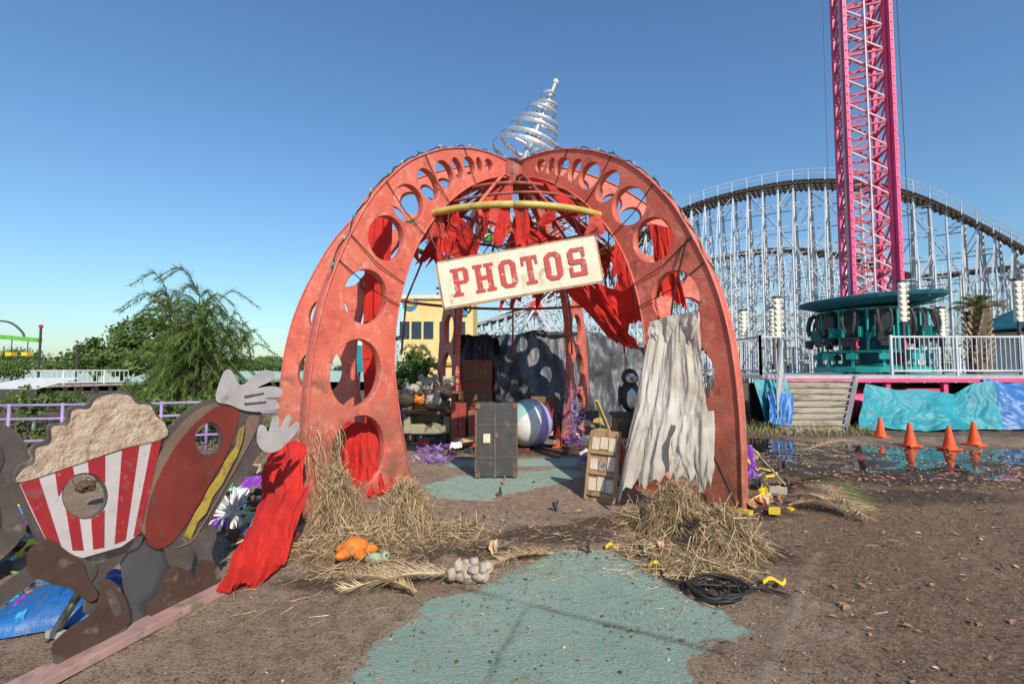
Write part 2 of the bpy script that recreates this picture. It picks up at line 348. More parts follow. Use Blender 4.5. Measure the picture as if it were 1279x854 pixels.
def build_ground():
    nt=gm.node_tree;N=nt.nodes;L=nt.links;b=N["Principled BSDF"]
    tc=N.new("ShaderNodeTexCoord")
    def noise(s,d=8,r=.6):
        n=N.new("ShaderNodeTexNoise");n.inputs["Scale"].default_value=s;n.inputs["Detail"].default_value=d;n.inputs["Roughness"].default_value=r;L.new(tc.outputs["Object"],n.inputs["Vector"]);return n.outputs["Fac"]
    def mr(f,a,c,o0=0,o1=1):
        r=N.new("ShaderNodeMapRange");r.inputs[1].default_value=a;r.inputs[2].default_value=c;r.inputs[3].default_value=o0;r.inputs[4].default_value=o1;L.new(f,r.inputs[0]);return r.outputs[0]
    def mth(op,a,c):
        m=N.new("ShaderNodeMath");m.operation=op
        for i,s in enumerate((a,c)):
            if isinstance(s,(int,float)): m.inputs[i].default_value=s
            else: L.new(s,m.inputs[i])
        return m.outputs[0]
    def mix(f,a,c):
        x=N.new("ShaderNodeMix");x.data_type='RGBA'
        L.new(f,x.inputs[0])
        for i,s in((6,a),(7,c)):
            if isinstance(s,tuple): x.inputs[i].default_value=(*s,1)
            else: L.new(s,x.inputs[i])
        return x.outputs[2]
    def att(n):
        a=N.new("ShaderNodeAttribute");a.attribute_name=n;return a.outputs["Fac"]
    col=mix(mr(noise(1.1),.38,.62),(.50,.365,.25),(.35,.24,.16))
    col=mix(mr(noise(9,10,.75),.48,.66),col,(.20,.135,.09))
    col=mix(mr(noise(45,6,.7),.54,.62),col,(.12,.08,.052))
    col=mix(mr(noise(70,5,.7),.57,.63),col,(.60,.47,.34))
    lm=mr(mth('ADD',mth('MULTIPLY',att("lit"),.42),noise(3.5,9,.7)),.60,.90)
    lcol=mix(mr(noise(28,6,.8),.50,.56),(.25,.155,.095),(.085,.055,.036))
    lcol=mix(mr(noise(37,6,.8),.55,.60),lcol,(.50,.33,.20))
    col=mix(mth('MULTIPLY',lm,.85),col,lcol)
    gmk=mr(mth('ADD',att("green"),mth('MULTIPLY',mth('SUBTRACT',noise(4.5,12,.75),.5),1.4)),.43,.50)
    gcol=mix(mr(noise(2.2),.35,.65),(.32,.52,.41),(.41,.57,.46))
    gcol=mix(mr(noise(34,12,.85),.52,.60),gcol,(.38,.31,.22))
    gcol=mix(mr(noise(7,10,.75),.53,.70),gcol,(.50,.51,.40))
    gcol=mix(mr(noise(3,12,.8),.56,.68),gcol,(.36,.28,.19))
    col=mix(mth('MULTIPLY',gmk,.94),col,gcol)
    mk=mr(mth('ADD',att("mud"),mth('MULTIPLY',mth('SUBTRACT',noise(4,10,.7),.5),1.3)),.38,.72)
    mcol=mix(mr(noise(20,6),.45,.6),(.07,.048,.035),(.15,.10,.068))
    col=mix(mth('MULTIPLY',mk,.9),col,mcol)
    col=mix(att("seam"),col,(.42,.33,.24))
    col=mix(mth('MULTIPLY',att("crack"),.9),col,(.10,.07,.05))
    col=mix(mr(att("wet"),.2,.9,0,.85),col,(.035,.028,.022))
    L.new(col,b.inputs["Base Color"])
    r=mr(att("wet"),.2,.8,.95,.3); L.new(r,b.inputs["Roughness"])
    bp=N.new("ShaderNodeBump");bp.inputs["Strength"].default_value=1.0;bp.inputs["Distance"].default_value=.045
    L.new(mth('ADD',noise(18,10,.8),mth('MULTIPLY',noise(70,4),.5)),bp.inputs["Height"]);L.new(bp.outputs[0],b.inputs["Normal"])
    b.inputs["Specular IOR Level"].default_value=.25
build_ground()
M['water']=mat("puddle_water",(.02,.017,.013),(.03,.025,.02),rough=.04,spec=.6)
pts=[];n=60
for i in range(n):
    a=2*math.pi*i/n; q=1+.16*math.sin(3*a+1)+.12*math.sin(5*a)+.06*math.sin(11*a); pts.append((pm.x+.4+4.6*q*math.cos(a),pm.y+1.6*q*math.sin(a),-.008))
b=MB(); b.face(pts,'water'); b.obj("puddle")
b=MB(); p0=G(962,556); pts=[(p0.x+.8*math.cos(a)*(1+.2*math.sin(3*a)),p0.y+1.1*math.sin(a),.004) for a in [i*.2 for i in range(31)]]; b.face(pts,'water'); b.obj("puddle")
M['lake']=mat("lake_water",(.09,.13,.15),(.07,.11,.13),rough=.12,bump=.35,bscale=3)
b=MB(); b.face([(-880,21,-.7),(880,150,-.7),(880,760,-.7),(-880,760,-.7)],'lake'); b.obj("lake_water")
# ------------------------------------------------------------ PHOTO ARCH
arch=empty("photo_booth_arch")
C=Vector((0.02,8.4,0))
outer=[(0,5.16),(.4,5.17),(.83,5.13),(1.29,5.02),(1.863,4.78),(2.438,4.39),(2.942,3.83),(3.281,3.235),(3.542,2.62),(3.69,2.05),(3.77,1.42),(3.80,.8),(3.80,-.05)]
inner=[(0,4.90),(.4,4.84),(.83,4.66),(1.377,4.30),(1.863,3.83),(2.23,3.31),(2.45,2.79),(2.58,2.23),(2.61,1.7),(2.53,1.1),(2.41,.55),(2.25,-.05)]
O=bezier_smooth(outer,6); I=bezier_smooth(inner,6)
def samp2(L,t):
    d=[0]
    for i in range(1,len(L)): d.append(d[-1]+math.dist(L[i],L[i-1]))
    x=t*d[-1]
    for i in range(1,len(L)):
        if d[i]>=x:
            k=(x-d[i-1])/(d[i]-d[i-1]+1e-9); return (L[i-1][0]+(L[i][0]-L[i-1][0])*k,L[i-1][1]+(L[i][1]-L[i-1][1])*k)
    return L[-1]
holes=[]; last=None
for t,f in ((.905,.27),(.765,.30),(.625,.31),(.50,.31),(.405,.31),(.33,.31),(.27,.30),(.222,.29),(.18,.28),(.142,.27),(.107,.26)):
    o=samp2(O,t); i=samp2(I,t); c=((o[0]+i[0])/2,(o[1]+i[1])/2); w=math.dist(o,i)
    rot=math.atan2(i[1]-o[1],i[0]-o[0])
    rx=w*f; ry=w*f*(1.12 if t<.7 else 1.18)
    if last is not None:   # never let neighbouring holes touch
        gap=math.dist(c,last[0])-last[1]; ry=min(ry,gap-.025)
    last=(c,ry); holes.append(circ(c,rx,ry,32,rot))
outl=O+I[::-1]
outl=[p for i,p in enumerate(outl) if i==0 or math.dist(p,outl[i-1])>1e-4]
ribs=[]
RIBS=(("rib_front_a",-38,1.0),("rib_front_b",42,1.02),("rib_side_a",-87,1.035),("rib_side_b",90,1.0),("rib_back_a",-152,1.0),("rib_back_b",152,1.0))
for nm,ang,sc in RIBS:
    a=math.radians(ang); xd=Vector((math.sin(a),-math.cos(a),0))
    if ribs:
        o=bpy.data.objects.new(nm,ribs[0].data); scene.collection.objects.link(o); o.parent=arch
    else:
        o=plate(nm,[outl]+holes,.05,'rib',Matrix.Identity(4),arch,bevel=.010)
    mm=frame(C,xd); mm=mm@Matrix.Diagonal((sc,1,1,1)); o.matrix_world=mm; ribs.append(o)
def ribpt(ang,r,z,off=0,sc=1):
    a=math.radians(ang); xd=Vector((math.sin(a),-math.cos(a),0)); nd=Vector((math.cos(a),math.sin(a),0))
    return C+xd*(r*sc)+Vector((0,0,z))+nd*off
b=MB()
for _,ang,sc in RIBS[:4]:
    for L_ in (O,I):
        for side in(-1,1):
            pts=[ribpt(ang,p[0],p[1],side*.068,sc) for p in L_]
            b.tube(pts,.012,'rib',6)
b.obj("rib_edge_rods",arch,True)
b=MB()
def ring(r,z,rad,k,a0=0,a1=360,wob=0,n=64):
    pts=[]
    for i in range(n+1):
        a=math.radians(a0+(a1-a0)*i/n); pts.append(C+Vector((r*math.sin(a),-r*math.cos(a),z+wob*math.sin(3*a))))
    b.tube(pts,rad,k,10)
ring(1.93,3.83,.05,'yellowpipe')
ring(2.55,2.95,.03,'ribdark',60,300)
ring(1.1,4.45,.03,'ribdark')
ring(1.5,4.15,.022,'ribdark',0,360,.03)
for k in range(12):
    a=math.radians(k*30+15); d=Vector((math.sin(a),-math.cos(a),0))
    b.tube([C+Vector((0,0,4.95)),C+d*.6+Vector((0,0,4.8)),C+d*1.1+Vector((0,0,4.45)),C+d*1.93+Vector((0,0,3.83))],.026,'rib' if k%2 else 'ribdark',6)
for k in range(5): 
    a=math.radians(118+k*31); d=Vector((math.sin(a),-math.cos(a),0)); b.tube([C+d*1.93+Vector((0,0,3.83)),C+d*2.4+Vector((0,0,2.95)),C+d*2.5+Vector((0,0,1.9))],.02,'ribdark',6)
b.obj("hoop_frame",arch,True)
b=MB(); b.lathe([(.28,4.80),(.30,4.95),(.28,5.2),(.12,5.3)],(C.x,C.y,0),'ribdark',20); b.obj("hub",arch)
b=MB(); base=Vector((C.x+.18,C.y,5.28)); tip=Vector((C.x+.76,C.y,6.72)); ax=(tip-base).normalized(); xx=ax.orthogonal().normalized(); yy=ax.cross(xx)
turns=7.5; n=240
rows=[]
for i in range(n+1):
    t=i/n; r=.60*(1-t)**1.05+.05+.015*math.sin(i*.31); a=turns*2*math.pi*t; h=.92*t**.9
    c=base+ax*((tip-base).length*h)+Vector((0,0,.02*math.sin(a*.5)))+ax*(.045*math.sin(a+1)*(1-t)); rd_=xx*math.cos(a)+yy*math.sin(a)
    w=.045*(1-.4*t)
    rows.append([c+rd_*r-ax*w,c+rd_*(r+.012),c+rd_*r+ax*w,c+rd_*(r-.012),c+rd_*r-ax*w])
b.grid(rows,'steel')
b.tube([base-ax*.1,base+ax*.8,tip],[.07,.05,.035],'steel',10); b.ell(tip,.055,'white',12)
for i in range(6):
    t=i/6+.05; c=base+ax*((tip-base).length*t*.92); r=.58*(1-t)
    for q in range(4):
        a=q*1.57+i; b.tube([c,c+(xx*math.cos(a)+yy*math.sin(a))*r],.009,'steel',5)
b.obj("spiral_finial",arch)
b=MB()
for ang,sc in ((-38,1),(42,1.02)):
    pts=[]
    for i in range(60):
        t=.02+i/59*.62; p=samp2(O,t); off=.05*math.sin(i*.9); q=ribpt(ang,p[0],p[1]+.03+.02*math.sin(i*1.7),off,sc); pts.append(q)
        if i%5==2: b.ell(q+Vector((0,0,.03)),(.022,.022,.03),'teal' if i%2 else 'greenplush',8)
    b.tube(pts,.009,'rubber',5)
    for t in (.18,.3,.42,.55,.6):
        p=samp2(O,t); q=samp2(I,t); A_=ribpt(ang,p[0],p[1],-.075 if ang>0 else .075,sc); B_=ribpt(ang,q[0],q[1],-.08 if ang>0 else .08,sc)
        b.tube([A_,A_.lerp(B_,.5)+Vector((0,-.03,-.06)),B_,B_+Vector((ru(-.2,.2),-.02,-.3))],.007,'rubber',5)
b.tube(bezier_smooth([ribpt(42,3.3,3.2,-.1),ribpt(42,3.1,2.2,-.15),ribpt(42,3.3,1.3,-.12),ribpt(42,3.6,.6,-.15),ribpt(42,3.9,.03,-.2)],8),.012,'rubber',6)
b.tube(bezier_smooth([C+Vector((-1.3,-1.5,3.8)),C+Vector((-1.0,-1.6,3.2)),C+Vector((-.4,-1.7,3.35)),C+Vector((.3,-1.8,3.0)),C+Vector((1.2,-1.6,3.6))],8),.008,'rubber',5)
for k in range(22):
    a0=C+Vector((ru(-1.8,1.8),ru(-1.2,1.2),ru(3.5,4.4))); a1=C+Vector((ru(-1.9,1.9),ru(-1.2,1.2),ru(3.0,4.2)))
    b.tube(bezier_smooth([a0,a0.lerp(a1,.5)-Vector((0,0,ru(.2,.7))),a1],8),.009,'rubber',5)
b.obj("string_lights",arch)
# ------------------------------------------------------------ fabrics
b=MB()
def dr(t,bo,k='redcloth',**kw): b.drape([D(*p) for p in t],[D(*p) for p in bo],k,**kw)
dr([(458,262,7.2),(492,250,7.2)],[(454,612,7.0),(480,604,7.0)],nu=36,nv=50,amp=.06,folds=3,rag=.05)
dr([(430,525,6.3),(480,530,6.4)],[(420,625,5.9),(492,618,6.2)],amp=.11,folds=3,nu=50)
dr([(545,250,7.6),(575,242,7.6)],[(540,332,7.4),(566,318,7.4)],amp=.07,folds=2,rag=.3)
dr([(600,235,8.2),(640,232,8.2)],[(598,290,7.6),(640,310,7.8)],'pinkcloth',amp=.08,folds=3,rag=.35)
dr([(560,262,7.4),(600,300,8.0)],[(556,300,7.4),(590,372,8.0)],amp=.08,folds=2,rag=.35)
dr([(640,270,9),(700,300,9)],[(610,395,8.8),(680,385,8.8)],amp=.10,folds=3,rag=.4,nu=40)
dr([(715,300,8.4),(745,290,8.2)],[(700,372,8.4),(735,350,8.2)],amp=.08,folds=2,rag=.35)
dr([(700,355,8.2),(735,350,8.0)],[(772,432,8.0),(810,443,7.6)],amp=.10,folds=2,rag=.2,nu=30)
dr([(735,352,8.0),(775,365,7.8),(812,340,7.3)],[(758,395,8.0),(785,425,7.8),(808,395,7.3)],amp=.09,folds=2,rag=.3)
dr([(812,278,7.0),(838,285,6.8)],[(820,372,6.9),(858,395,6.6)],amp=.07,folds=2,rag=.15)
dr([(770,325,8.6),(800,330,8.4)],[(765,380,8.6),(792,398,8.4)],amp=.07,folds=2,rag=.2)
# thin torn strips and knotted lengths hanging from the hoop
for k in range(16):
    a=ru(-1.3,1.3)*(1 if k%2 else -1)+ (math.pi if k%3==0 else 0); p=C+Vector((1.9*math.sin(a),-1.9*math.cos(a),3.8)); w_=ru(.06,.2); L_=ru(.3,.9)
    b.drape([p,p+Vector((w_,0,.02))],[p+Vector((ru(-.3,.2),0,-L_)),p+Vector((w_*.6+ru(-.1,.2),0,-L_*ru(.7,1.1)))],random.choice(['redcloth','redcloth','pinkcloth']),nu=10,nv=20,amp=.05,folds=1.5,rag=.3)
for a0,a1 in ((108,124),(156,170),(234,250),(304,314),(24,33)):
    A_=[C+Vector((.3*math.sin(math.radians(a)),-.3*math.cos(math.radians(a)),4.85)) for a in(a0,a1)]
    B_=[C+Vector((2.1*math.sin(math.radians(a)),-2.1*math.cos(math.radians(a)),3.6)) for a in(a0,a1)]
    b.drape(A_,B_,'redcloth' if a0%20 else 'pinkcloth',nu=20,nv=24,amp=.06,folds=2,rag=.25,bulge=-.15)
b.obj("red_fabric",arch,True)
b=MB()
tp=[D(332,562,5.1),D(382,545,5.0)]; bt=[G(274,750)+Vector((0,0,.03)),G(352,712)+Vector((0,0,.05))]
md=[D(328,640,4.5),D(378,622,4.6)]
b.drape(tp,md,'redcloth',nu=50,nv=30,amp=.07,folds=2.5,rag=0,gather=.5); 
b.drape([md[0]+Vector((-.02,.03,.12)),md[1]+Vector((.02,.03,.12))],bt,'redcloth',nu=50,nv=34,amp=.065,folds=2.5,rag=.06)
b.drape([G(300,700)+Vector((0,.1,.22)),G(370,690)+Vector((0,.1,.15))],[G(268,752)+Vector((0,0,.03)),G(330,735)+Vector((0,0,.03))],'redcloth',nu=40,nv=20,amp=.06,folds=3,rag=.1)
b.obj("red_cloth_drape",None,True)
b=MB()
b.drape([D(812,404,6.1),D(840,397,5.95),D(872,390,5.65)],[D(766,632,5.4),D(820,606,5.25),D(889,572,5.15)],'whitecloth',nu=110,nv=80,amp=.055,folds=4.2,rag=.12,vf=.8)
b.drape([D(810,402,6.05),D(840,394,5.85),D(874,388,5.55)],[D(815,432,6.0),D(840,462,5.8),D(868,424,5.55)],'whitecloth',nu=50,nv=24,amp=.05,folds=4,rag=.35)
b.drape([D(848,520,5.3),D(888,512,5.15)],[D(830,600,5.15),D(892,622,4.95)],'whitecloth',nu=40,nv=30,amp=.06,folds=2.5,rag=.2)
b.obj("white_cloth_drape",None,True)
# ------------------------------------------------------------ PHOTOS sign
sign=empty("photos_sign")
SW,SH=2.13,.60
sc0=D(649,340,6.42)
xd=(D(747,322.5,6.42)-D(550,356.5,6.42)).normalized(); zd=Vector((0,-1,0)); yd=zd.cross(xd).normalized()
sm=Matrix((xd,yd,zd)).transposed().to_4x4(); sm.translation=sc0
plate("board",[[(-SW/2,-SH/2),(SW/2,-SH/2),(SW/2,SH/2),(-SW/2,SH/2)]],.022,'cream',sm,sign,bevel=.004)
b=MB()
def sp(x,y,z): return sm@Vector((x,y,z))
for (x0,y0,x1,y1) in ((-SW/2,-SH/2,SW/2,-SH/2),(-SW/2,SH/2,SW/2,SH/2)): b.beam(sp(x0,y0,.01),sp(x1,y1,.01),.02,'tanwood',.06)
for x in(-SW/2,SW/2): b.beam(sp(x,-SH/2+.02,.008),sp(x,SH/2-.02,.008),.018,'tanwood',.06)
b.obj("frame",sign)
b=MB(); lay=[0]
def lq(pts,k='letter'):
    lay[0]+=1; b.face([sp(p[0],p[1],.029+lay[0]*.0004) for p in pts],k)
def rect(x0,y0,x1,y1): lq([(x0,y0),(x1,y0),(x1,y1),(x0,y1)])
def ringp(pts_o,pts_i):
    n=len(pts_o)
    for i in range(n):
        j=(i+1)%n; lq([pts_o[i],pts_i[i],pts_i[j],pts_o[j]])
hh=.19; tk=.075; th=.045
lw=.24
cxs=[-.80,-.475,-.155,.145,.46,.78]
def oct_(cx,cy,w,h,c): return [(cx-w+c,cy-h),(cx+w-c,cy-h),(cx+w,cy-h+c),(cx+w,cy+h-c),(cx+w-c,cy+h),(cx-w+c,cy+h),(cx-w,cy+h-c),(cx-w,cy-h+c)]
for ch,cx in zip("PHOTOS",cxs):
    w=lw/2
    if ch=='P':
        rect(cx-w+.03,-hh,cx-w+.03+tk,hh); rect(cx-w,-hh,cx-w+.14,-hh+th); rect(cx-w,hh-th,cx+w-.05,hh); rect(cx-w+.1,-.03,cx+w-.05,.02); 
        lq([(cx+w-.07,hh),(cx+w-.04,hh),(cx+w,hh-.04),(cx+w,.01),(cx+w-.04,-.03),(cx+w-.07,-.03)])
    elif ch=='H':
        for sx in(-1,1):
            c=cx+sx*.075; rect(c-tk/2,-hh,c+tk/2,hh); rect(c-.065,-hh,c+.065,-hh+th); rect(c-.065,hh-th,c+.065,hh)
        rect(cx-.05,-.025,cx+.05,.03)
    elif ch=='O': ringp(oct_(cx,0,w-.005,hh,.06),oct_(cx,0,w-.08,hh-.055,.02))
    elif ch=='T':
        rect(cx-tk/2,-hh,cx+tk/2,hh); rect(cx-.075,-hh,cx+.075,-hh+th); rect(cx-w+.01,hh-.05,cx+w-.01,hh); rect(cx-w+.01,hh-.12,cx-w+.045,hh-.04); rect(cx+w-.045,hh-.12,cx+w-.01,hh-.04)
    else:
        w=.115
        lq([(cx-w+.04,hh),(cx+w-.03,hh),(cx+w,hh),(cx+w,hh-.05),(cx-w+.05,hh-.05),(cx-w,hh-.05)]); rect(cx+w-.045,hh-.13,cx+w,hh-.04)
        rect(cx-w,0,cx-w+.07,hh-.04); lq([(cx-w,.035),(cx-w,-.0),(cx-w+.03,-.03),(cx+w,-.03),(cx+w,.0),(cx+w-.03,.035)])
        rect(cx+w-.07,-hh+.04,cx+w,0); rect(cx-w,-hh,cx+w,-hh+.055); rect(cx-w,-hh+.04,cx-w+.045,-hh+.13)
b.obj("letters",sign)
b=MB()
for x in(-.9,.9): b.tube([sp(x,SH/2,0),sp(x*.95,SH/2+.35,-.1),C+Vector((x*1.25,-1.5,3.83))],.008,'rubber',5)
b.obj("hanger_wires",sign)
# ------------------------------------------------------------ cutouts
cut_o=G(50,850); cut_e=G(312,716); cut_e.z=0; cut_o.z=0
e=(cut_e-cut_o).normalized(); cn=Vector((e.y,-e.x,0))
def PN(u,v):
    r=sight(u,v); t=cut_o.dot(cn)/r.dot(cn); p=Vector((0,0,H))+r*t
    return ((p-cut_o).dot(e),p.z)
def cutplate(name,outl,k,layer,parent,hls=(),smooth=True,half=.0012):
    pts=[PN(*p) for p in outl]
    if smooth: pts=closed_smooth(pts,5)
    hs=[closed_smooth([PN(*p) for p in h],4) for h in hls]
    z=.004*layer+(.009 if layer>0 else 0)
    m=frame(cut_o+cn*(z),e); 
    return plate(name,[pts]+hs,half if layer else .008,k,m,parent)
def cring(c,rx,ry,n=12): return [(c[0]+rx*math.cos(2*math.pi*i/n),c[1]+ry*math.sin(2*math.pi*i/n)) for i in range(n)]
pop=empty("popcorn_cutout_board")
hole=cring((104,619),27,27)
holeb=cring((104,619),29,29)
corn=[(20,602),(26,585),(40,578),(42,560),(60,553),(62,533),(82,530),(88,512),(108,510),(118,497),(140,492),(158,494),(168,504),(184,506),(192,520),(202,528),(203,546),(150,560),(90,580)]
cutplate("back_panel",[(17,606),(22,582),(38,574),(40,556),(58,548),(60,530),(80,526),(86,508),(106,506),(118,493),(142,488),(160,490),(170,500),(188,503),(196,518),(206,530),(204,548),(180,665),(155,690),(100,702),(56,688),(30,640)],'outline',0,pop,[hole])
cutplate("box_white",[(21,601),(60,590),(200,546),(186,610),(172,666),(150,682),(98,697),(60,684),(38,640)],'stripewhite',1,pop,[holeb],smooth=False)
def stripe(t0,t1):
    tl=[(21,601),(200,546)]; bl=[(60,684),(172,666)]
    f=lambda L_,t:(L_[0][0]+(L_[1][0]-L_[0][0])*t,L_[0][1]+(L_[1][1]-L_[0][1])*t)
    a=f(tl,t0);b_=f(tl,t1);c=f(bl,t1);d=f(bl,t0)
    dy=lambda t:10*math.sin(math.pi*t)
    return [a,b_,(c[0],c[1]+dy(t1)),(d[0],d[1]+dy(t0))]
for i,(t0,t1,hl) in enumerate(((0,.13,0),(.25,.37,1),(.48,.60,1),(.72,.84,0),(.93,1,0))):
    pts=stripe(t0,t1)
    if hl:
        def yhole(x,sg): 
            q=1-((x-104)/29)**2; return 619+sg*29*math.sqrt(max(q,0))
        a,b_,c,d=pts
        xa=a[0]+(d[0]-a[0])*.2; xb=b_[0]+(c[0]-b_[0])*.2
        cutplate("stripe_top",[a,b_,(xb,yhole(xb,-1)),((xa+xb)/2,yhole((xa+xb)/2,-1)),(xa,yhole(xa,-1))],'stripered',2,pop,smooth=False)
        xa=a[0]+(d[0]-a[0])*.62; xb=b_[0]+(c[0]-b_[0])*.62
        cutplate("stripe_bottom",[(xa,yhole(xa,1)),((xa+xb)/2,yhole((xa+xb)/2,1)),(xb,yhole(xb,1)),c,d],'stripered',2,pop,smooth=False)
    else: cutplate("stripe",pts,'stripered',2,pop,smooth=False)
cutplate("popcorn",corn,'popcorn',3,pop)
cutplate("arm",[(60,684),(40,700),(10,722),(-20,745),(-20,765),(15,745),(45,722),(75,705)],'outline',1,pop)
cutplate("leg",[(66,690),(110,700),(118,715),(98,735),(80,722)],'outline',2,pop)
cutplate("leg_2",[(100,698),(165,670),(150,700),(130,720),(126,760),(105,765),(108,735)],'outline',0,pop)
cutplate("shoe",[(30,688),(55,672),(80,688),(98,700),(105,720),(118,742),(105,750),(85,735),(60,728),(34,715)],'shoe',5,pop)
cutplate("shoe_2",[(122,722),(142,730),(156,762),(150,785),(110,808),(75,824),(60,818),(62,800),(85,780),(108,765),(118,745)],'shoe',6,pop)
cutplate("shoe_highlight",[(128,735),(138,740),(146,762),(138,768),(130,752)],'outline',7,pop)
cutplate("shoe_sole",[(60,814),(80,822),(112,805),(152,780),(154,792),(112,818),(78,832),(60,826)],'outline',7,pop,smooth=False)
cutplate("metal_panel",[(150,690),(176,668),(215,680),(230,745),(200,775),(152,790),(158,745)],'sheet',-3,pop,smooth=False,half=.003)
hot=empty("hot_dog_cutout_board")
hh_=cring((258,548),16,19)
cutplate("back_panel",[(166,662),(172,610),(196,556),(226,518),(262,498),(292,503),(322,512),(328,530),(312,565),(288,605),(262,648),(240,680),(212,690),(186,672)],'outline',0,hot,[hh_])
cutplate("bun_back",[(172,655),(180,608),(204,556),(234,520),(264,503),(285,506),(240,545),(208,600),(192,660),(182,668)],'bun',1,hot,smooth=True)
cutplate("sausage",[(180,672),(186,620),(212,565),(240,530),(268,508),(290,508),(296,520),(284,560),(256,610),(226,660),(200,684)],'sausage',2,hot,[cring((258,548),18,21)])
cutplate("mustard",[(226,668),(240,640),(248,628),(258,608),(270,592),(278,575),(290,558),(296,535),(303,530),(299,552),(292,570),(282,588),(274,604),(262,620),(254,640),(244,650),(234,674)],'mustard',4,hot,smooth=False)
cutplate("bun_front",[(214,684),(236,676),(254,650),(276,612),(300,570),(318,535),(320,520),(306,522),(302,552),(284,594),(258,640),(236,672)],'bun',3,hot)
cutplate("glove",[(266,500),(270,478),(278,462),(286,464),(292,476),(300,480),(318,466),(330,462),(340,467),(336,475),(318,484),(336,482),(349,486),(346,495),(328,497),(342,501),(344,510),(322,514),(300,512),(282,505)],'glove',5,hot)
cutplate("glove_lines",[(300,494),(325,490),(326,492),(302,497)],'outline',6,hot,smooth=False)
cutplate("glove_lines_2",[(300,503),(328,501),(328,503),(302,506)],'outline',6,hot,smooth=False)
cutplate("arm",[(290,600),(312,562),(326,548),(334,556),(318,572),(298,606)],'outline',1,hot)
cutplate("glove_2",[(318,552),(320,532),(328,532),(332,540),(338,520),(345,521),(346,534),(356,518),(361,522),(357,534),(368,526),(371,533),(362,546),(345,562),(328,564)],'glove',4,hot)
cutplate("leg",[(206,684),(236,678),(238,705),(224,720),(210,706)],'outline',1,hot)
cutplate("leg_2",[(236,676),(262,655),(268,668),(262,690),(268,712),(250,712),(244,694)],'outline',2,hot)
cutplate("shoe",[(208,708),(232,712),(240,722),(236,742),(206,764),(184,768),(180,752),(196,738)],'shoe',3,hot)
cutplate("shoe_2",[(246,700),(266,704),(272,716),(266,738),(244,752),(232,748),(236,732)],'shoe',4,hot)
b=MB(); d0=cut_o-e*.5; b.box((d0+(cut_e-d0)*.5)+Vector((0,0,.035))+cn*.05,(.16,(cut_e-d0).length,.05),'plank',R=Matrix((cn,e,Vector((0,0,1)))).transposed()); 
for q in(.3,1.0): 
    c=cut_o+e*q; b.beam(c-cn*.02+Vector((0,0,.05)),c-cn*.45+Vector((0,0,.02)),.04,'wood')
    b.beam(c-cn*.4+Vector((0,0,.03)),c-cn*.02+Vector((0,0,.55)),.035,'wood')
b.obj("base_plank",hot,bevel=.004)
third=empty("clown_cutout_board")
po=D(-16,592,3.6); m3=frame(po,Vector((.45,.9,0)))
plate("panel",[closed_smooth([(-.5,-.6),(-.1,-.75),(.22,-.5),(.16,-.2),(.22,.1),(.12,.32),(-.1,.38),(-.4,.3)],5)],.008,'outline',m3,third)
m3b=frame(po+Vector((.9,-.45,0))*.014,Vector((.45,.9,0)))
plate("face",[closed_smooth([(-.4,-.5),(-.1,-.62),(.08,-.4),(.04,-.1),(.08,.1),(.02,.25),(-.1,.3),(-.35,.2)],5),circ((-.08,0),.05,.1,16)],.002,'dark',m3b,third)
b=MB(); b.beam(po+Vector((0,0,-.5)),(po.x-.4,po.y,0),.04,'wood'); b.box((po.x,po.y,.3),(.06,.06,.7),'wood'); b.obj("stand",third)
# ------------------------------------------------------------ straw, leaves
def ribbons(name,base,direc,length,width,curl,mats,mi,seg=3):
    n=len(base)
    d=direc/np.linalg.norm(direc,axis=1,keepdims=True)
    upv=np.random.normal(size=(n,3)); side=np.cross(d,upv); side/=np.linalg.norm(side,axis=1,keepdims=True)
    nn=np.cross(d,side)
    VV=np.zeros((n,(seg+1)*2,3))
    for s in range(seg+1):
        t=s/seg; c=base+d*(length*t)[:,None]+nn*(curl*math.sin(math.pi*t))[:,None]
        w=(width*(1-.5*t))[:,None]/2
        VV[:,2*s]=c-side*w; VV[:,2*s+1]=c+side*w
    k=(seg+1)*2; off=(np.arange(n)*k)[:,None]
    FF=np.concatenate([off+np.array([[2*s,2*s+1,2*s+3,2*s+2]]) for s in range(seg)],0)
    MI=np.tile(mi,seg)
    VV[:,:,2]=np.maximum(VV[:,:,2],.004)
    return npmesh(name,VV.reshape(-1,3),FF,[M[m] for m in mats],MI)
